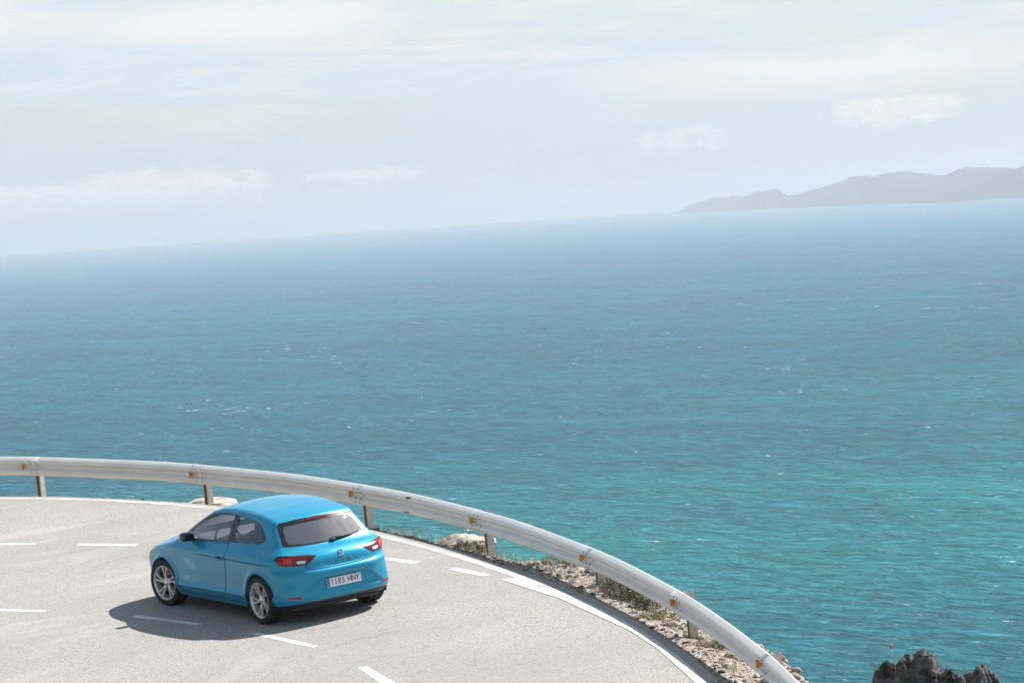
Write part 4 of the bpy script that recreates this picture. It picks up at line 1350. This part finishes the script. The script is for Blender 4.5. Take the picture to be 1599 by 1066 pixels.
plate = ob('number_plate', *plate_rect(-.262, .262, -.057, .057, 0, .004), PLATE_W, car, False)
ob('plate_band', *plate_rect(-.258, -.216, -.053, .053, .0045, .001), PLATE_B, plate, False)
def plate_text(t, size, x, sx, y=0, m=INK):
    V, F = text_mesh(t, size, .0006)
    W = pc + pr * (V[:, :1] * sx + x) + pu * (V[:, 1:2] + y) + pn * (V[:, 2:3] + .0062)
    ob('plate_character', W, F, m, plate, False)


for ch, x in zip('1185HNY', (-.178, -.122, -.066, -.010, .085, .147, .208)):
    plate_text(ch, .108, x, .86)
plate_text('E', .045, -.237, .9, -.028, PLATE_W)
ring12 = [extrude_poly([(-.237 + .012 * math.cos(a) + .003 * math.cos(b), .022 + .012 * math.sin(a) + .003 * math.sin(b)) for b in np.linspace(0, 2 * math.pi, 5, endpoint=False)], (pc + pn * .0056, pr, pu), .0006) for a in np.linspace(0, 2 * math.pi, 12, endpoint=False)]
ob('plate_stars', *join(*ring12), plain('plate_yellow', (.7, .5, .02), .4), plate, False)['kind'] = 'stuff'
for s in (1, -1):
    RF = [(.605, .378), (.70, .386), (.785, .378), (.77, .362), (.70, .354), (.628, .350)]
    ob('reflector', *sided(s, fan(soften(RF, 1, .01), on_rear, .004, .03)), RED_LENS, car)
    # tail lamp: dark red shell, bright lit bars, clear reversing piece, black rim
    out = soften(TAIL, 1, .012)
    tl = ob('tail_light', *sided(s, fan(out, on_rear, .006, .03, (.60, .85))), RED_DARK, car)
    cen = np.array([.60, .85]); big = cen + (out - cen) * [1.022, 1.085]
    ob('lamp_rim', *sided(s, fan(big, on_rear, .0042, .03, cen)), GAP, tl)
    ob('stop_lens', *sided(s, fan(soften([(.645, .893), (.72, .900), (.785, .893), (.80, .868), (.775, .822), (.70, .806), (.64, .806)], 1, .012), on_rear, .0085, .03)), RED_LENS, tl)
    for k in range(3):
        y0 = .676 + .026 * k
        ob('light_bar', *sided(s, fan(np.array([(y0, .882), (y0 + .014, .884), (y0 + .012, .836), (y0 - .002, .834)]), on_rear, .0105, .02)), RED_BRIGHT, tl)
    ob('reverse_lens', *sided(s, fan(soften([(.512, .838), (.56, .842), (.622, .842), (.612, .806), (.545, .803), (.50, .812)], 1, .012), on_rear, .009, .03)), CLEAR_LENS, tl)
    ob('side_lens', *sided(s, fan(soften([(.40, .877), (.50, .886), (.62, .892), (.625, .852), (.50, .850), (.43, .852)], 1, .012), on_rear, .0085, .03)), RED_DARK, tl)
    # headlamp and fog lamp at the nose
    HL = [(.40, .70), (.55, .745), (.70, .765), (.72, .71), (.60, .655), (.44, .640)]
    ob('headlight', *sided(s, fan(soften(HL, 1, .02), on_front, .004, .04)), CLEAR_LENS, car)
GR = [(-.34, .66), (.34, .66), (.26, .56), (-.26, .56)]
ob('grille', *fan(soften(GR, 1, .02), on_front, .004, .04), BLACK_TRIM, car)
ob('lower_grille', *fan(soften([(-.45, .40), (.45, .40), (.40, .28), (-.40, .28)], 1, .02), on_front, .004, .04), BLACK_PLASTIC, car)
# bonnet and roof lines
ob('bonnet_gap', *strip([(-.60, 2.36), (-.64, 2.6), (-.60, 2.9), (-.50, 3.15), (-.25, 3.27), (0, 3.30), (.25, 3.27), (.50, 3.15), (.60, 2.9), (.64, 2.6), (.60, 2.36)], top_yx, .007, .002), GAP, car)
# underbody
ob('underbody', *box((1.30, 0, .20), (3.6, 1.30, .06), .02), BLACK_PLASTIC, car)
ob('exhaust_box', *superell((-.34, .25, .25), (.14, .24, .05), .5), BLACK_PLASTIC, car)

# ---------------------------------------------------------------- cabin
def cabin():
    fl = box((.80, 0, .30), (2.5, 1.40, .06), .01)
    walls = [box((.92, s * .70, .60), (2.2, .04, .62), .01) for s in (1, -1)]
    ob('cabin_tub', *join(fl, *walls, box((-.42, 0, .60), (.05, 1.2, .56), .01)), DASH, car)
    ob('parcel_shelf', *box((-.22, 0, .93), (.42, 1.16, .03), .01), DASH, car)
    V, F = superell((1.98, 0, .84), (.26, .72, .13), .45, 32, 14)
    ob('dashboard', V, F, DASH, car)
    for y in (.37, -.37):
        cush = superell((1.02, y, .52), (.27, .26, .10), .45, 24, 12)
        b = superell((0, 0, 0), (.085, .25, .33), .5, 24, 14)
        bv = np.array(b[0]); a = R(-20); bv = np.c_[bv[:, 0] * math.cos(a) + bv[:, 2] * math.sin(a), bv[:, 1], -bv[:, 0] * math.sin(a) + bv[:, 2] * math.cos(a)] + [.70, y, .83]
        seat = ob('front_seat', *join(cush, (bv, b[1])), SEAT, car)
        hv = superell((.555, y, 1.205), (.055, .135, .085), .55, 20, 12)
        ob('headrest', *hv, SEAT, seat)
    rs = ob('rear_seat', *join(superell((.22, 0, .52), (.28, .60, .11), .4, 28, 12), superell((-.06, 0, .78), (.10, .60, .26), .4, 28, 12)), SEAT, car)
    for y in (.36, -.36): ob('headrest', *superell((-.11, y, 1.06), (.05, .13, .065), .55, 20, 12), SEAT, rs)
    # steering wheel: left-hand drive
    t = np.linspace(0, 2 * math.pi, 37); ax = np.array([-.90, 0, .43]); ax /= np.linalg.norm(ax)
    u = np.array([0, 1.0, 0]); w = np.cross(ax, u); c = np.array([1.58, .37, .92])
    P = c + .185 * (np.cos(t)[:, None] * u + np.sin(t)[:, None] * w)
    sp = [tube([c, c + .18 * (math.cos(q) * u + math.sin(q) * w)], .014, 6) for q in (0, math.pi, -math.pi / 2 if w[2] > 0 else math.pi / 2)]
    sw = ob('steering_wheel', *tube(P, .016, 10, False), SEAT, car)
    ob('wheel_boss', *join(superell(c, (.05, .07, .06), .7), *sp), WHEEL_SILVER, sw)
    ob('rear_view_mirror', *superell((1.72, 0, 1.255), (.02, .12, .035), .6), BLACK_TRIM, car)


cabin()

# ---------------------------------------------------------------- wheels
def rot_y(V, a):
    c, s = math.cos(a), math.sin(a); V = np.asarray(V, float)
    return np.c_[V[:, 0] * c + V[:, 2] * s, V[:, 1], -V[:, 0] * s + V[:, 2] * c]


def wheel_meshes():
    m = {}
    # tyre section (radius, axial; outer face is +)
    tyre = [(.236, -.100), (.255, -.112), (.285, -.114), (.305, -.106), (.314, -.092)]
    for k in range(4):
        y0 = -.084 + .042 * k
        tyre += [(.317, y0), (.317, y0 + .032), (.309, y0 + .034), (.309, y0 + .040)]
    tyre = tyre[:-2] + [(.314, .092), (.305, .106), (.285, .114), (.255, .112), (.240, .104), (.232, .098)]
    m['tyre'] = lathe(tyre, 64)
    m['rim'] = lathe([(.2345, .104), (.238, .106), (.236, .110), (.228, .108), (.221, .098), (.215, .082), (.208, .03), (.205, -.09), (.198, -.09), (.200, .03), (.207, .08)], 64)
    sp = []
    for k in range(5):
        a0 = k * 2 * math.pi / 5
        for q in (1, -1):
            # each of a pair: leaves the hub close to its twin, spreads and leans in the sense of rotation
            r = np.array([.045, .10, .16, .222]); th = np.array([.20, .155, .165, .215]) * q + np.array([.0, .07, .14, .20])
            w = np.array([.016, .0125, .0125, .018]); y = np.array([.075, .083, .088, .094])
            pts = []
            for rr, tt, ww, yy in zip(r, th, w, y):
                ca, sa = math.cos(tt), math.sin(tt)
                ctr = np.array([rr * ca, rr * sa]); nrm = np.array([-sa, ca])
                A, B = ctr - nrm * ww, ctr + nrm * ww
                pts += [(A[0], yy - .028, A[1]), (A[0] + nrm[0] * .004, yy, A[1] + nrm[1] * .004), (B[0] - nrm[0] * .004, yy, B[1] - nrm[1] * .004), (B[0], yy - .028, B[1])]
            f = []
            for i in range(3):
                for j in range(4): f.append([i * 4 + j, i * 4 + (j + 1) % 4, i * 4 + 4 + (j + 1) % 4, i * 4 + 4 + j])
            sp.append((rot_y(pts, a0), f))
    m['spokes'] = sp
    m['hub'] = lathe([(.002, .082), (.030, .082), (.034, .078), (.052, .078), (.064, .070), (.066, .045), (.05, .03)], 32)
    m['cap'] = lathe([(.001, .0865), (.024, .086), (.028, .082)], 24)
    m['disc'] = lathe([(.07, .018), (.150, .018), (.150, -.006), (.07, -.006)], 40, closed=True)
    m['caliper'] = superell((.128, .02, .02), (.034, .035, .075), .5, 16, 10)
    m['shade_backing'] = lathe([(.197, .02), (.197, -.085), (.03, -.085)], 40)  # near-black backing puts the shade behind the spokes into the colour
    return m


WM = wheel_meshes()
sh = {'tyre': (mesh_data('tyre', *WM['tyre']), RUBBER), 'rim': (mesh_data('rim', *WM['rim']), ALLOY), 'hub': (mesh_data('hub', *WM['hub']), ALLOY),
      'hub_cap': (mesh_data('hub_cap', *WM['cap']), CHROME), 'brake_disc': (mesh_data('brake_disc', *WM['disc']), DISC),
      'brake_caliper': (mesh_data('brake_caliper', *WM['caliper']), GAP), 'rim_shade_backing': (mesh_data('rim_shade_backing', *WM['shade_backing']), GAP)}
for me, mt in sh.values(): me.materials.append(mt)
spoke_me = []
for v, f in WM['spokes']:
    me = mesh_data('spoke', v, f, False); me.materials.append(ALLOY); spoke_me.append(me)
for k, (wx, wz) in enumerate(WHEELS):
    for s in (1, -1):
        w = ob_data('wheel', sh['tyre'][0], car)
        steer = R(9) if k == 1 else 0
        spin = {(0, 1): .25, (0, -1): 1.0, (1, 1): -.18, (1, -1): .6}[(k, s)]
        w.matrix_local = Matrix.Translation((wx, s * .770, wz)) @ Matrix.Rotation(steer + (0 if s > 0 else math.pi), 4, 'Z') @ Matrix.Rotation(spin, 4, 'Y')
        for nm in ('rim', 'hub', 'hub_cap', 'rim_shade_backing', 'brake_disc'): ob_data(nm, sh[nm][0], w)
        cal = ob_data('brake_caliper', sh['brake_caliper'][0], w); cal.matrix_local = Matrix.Rotation(-spin, 4, 'Y')
        for me in spoke_me: ob_data('spoke', me, w)
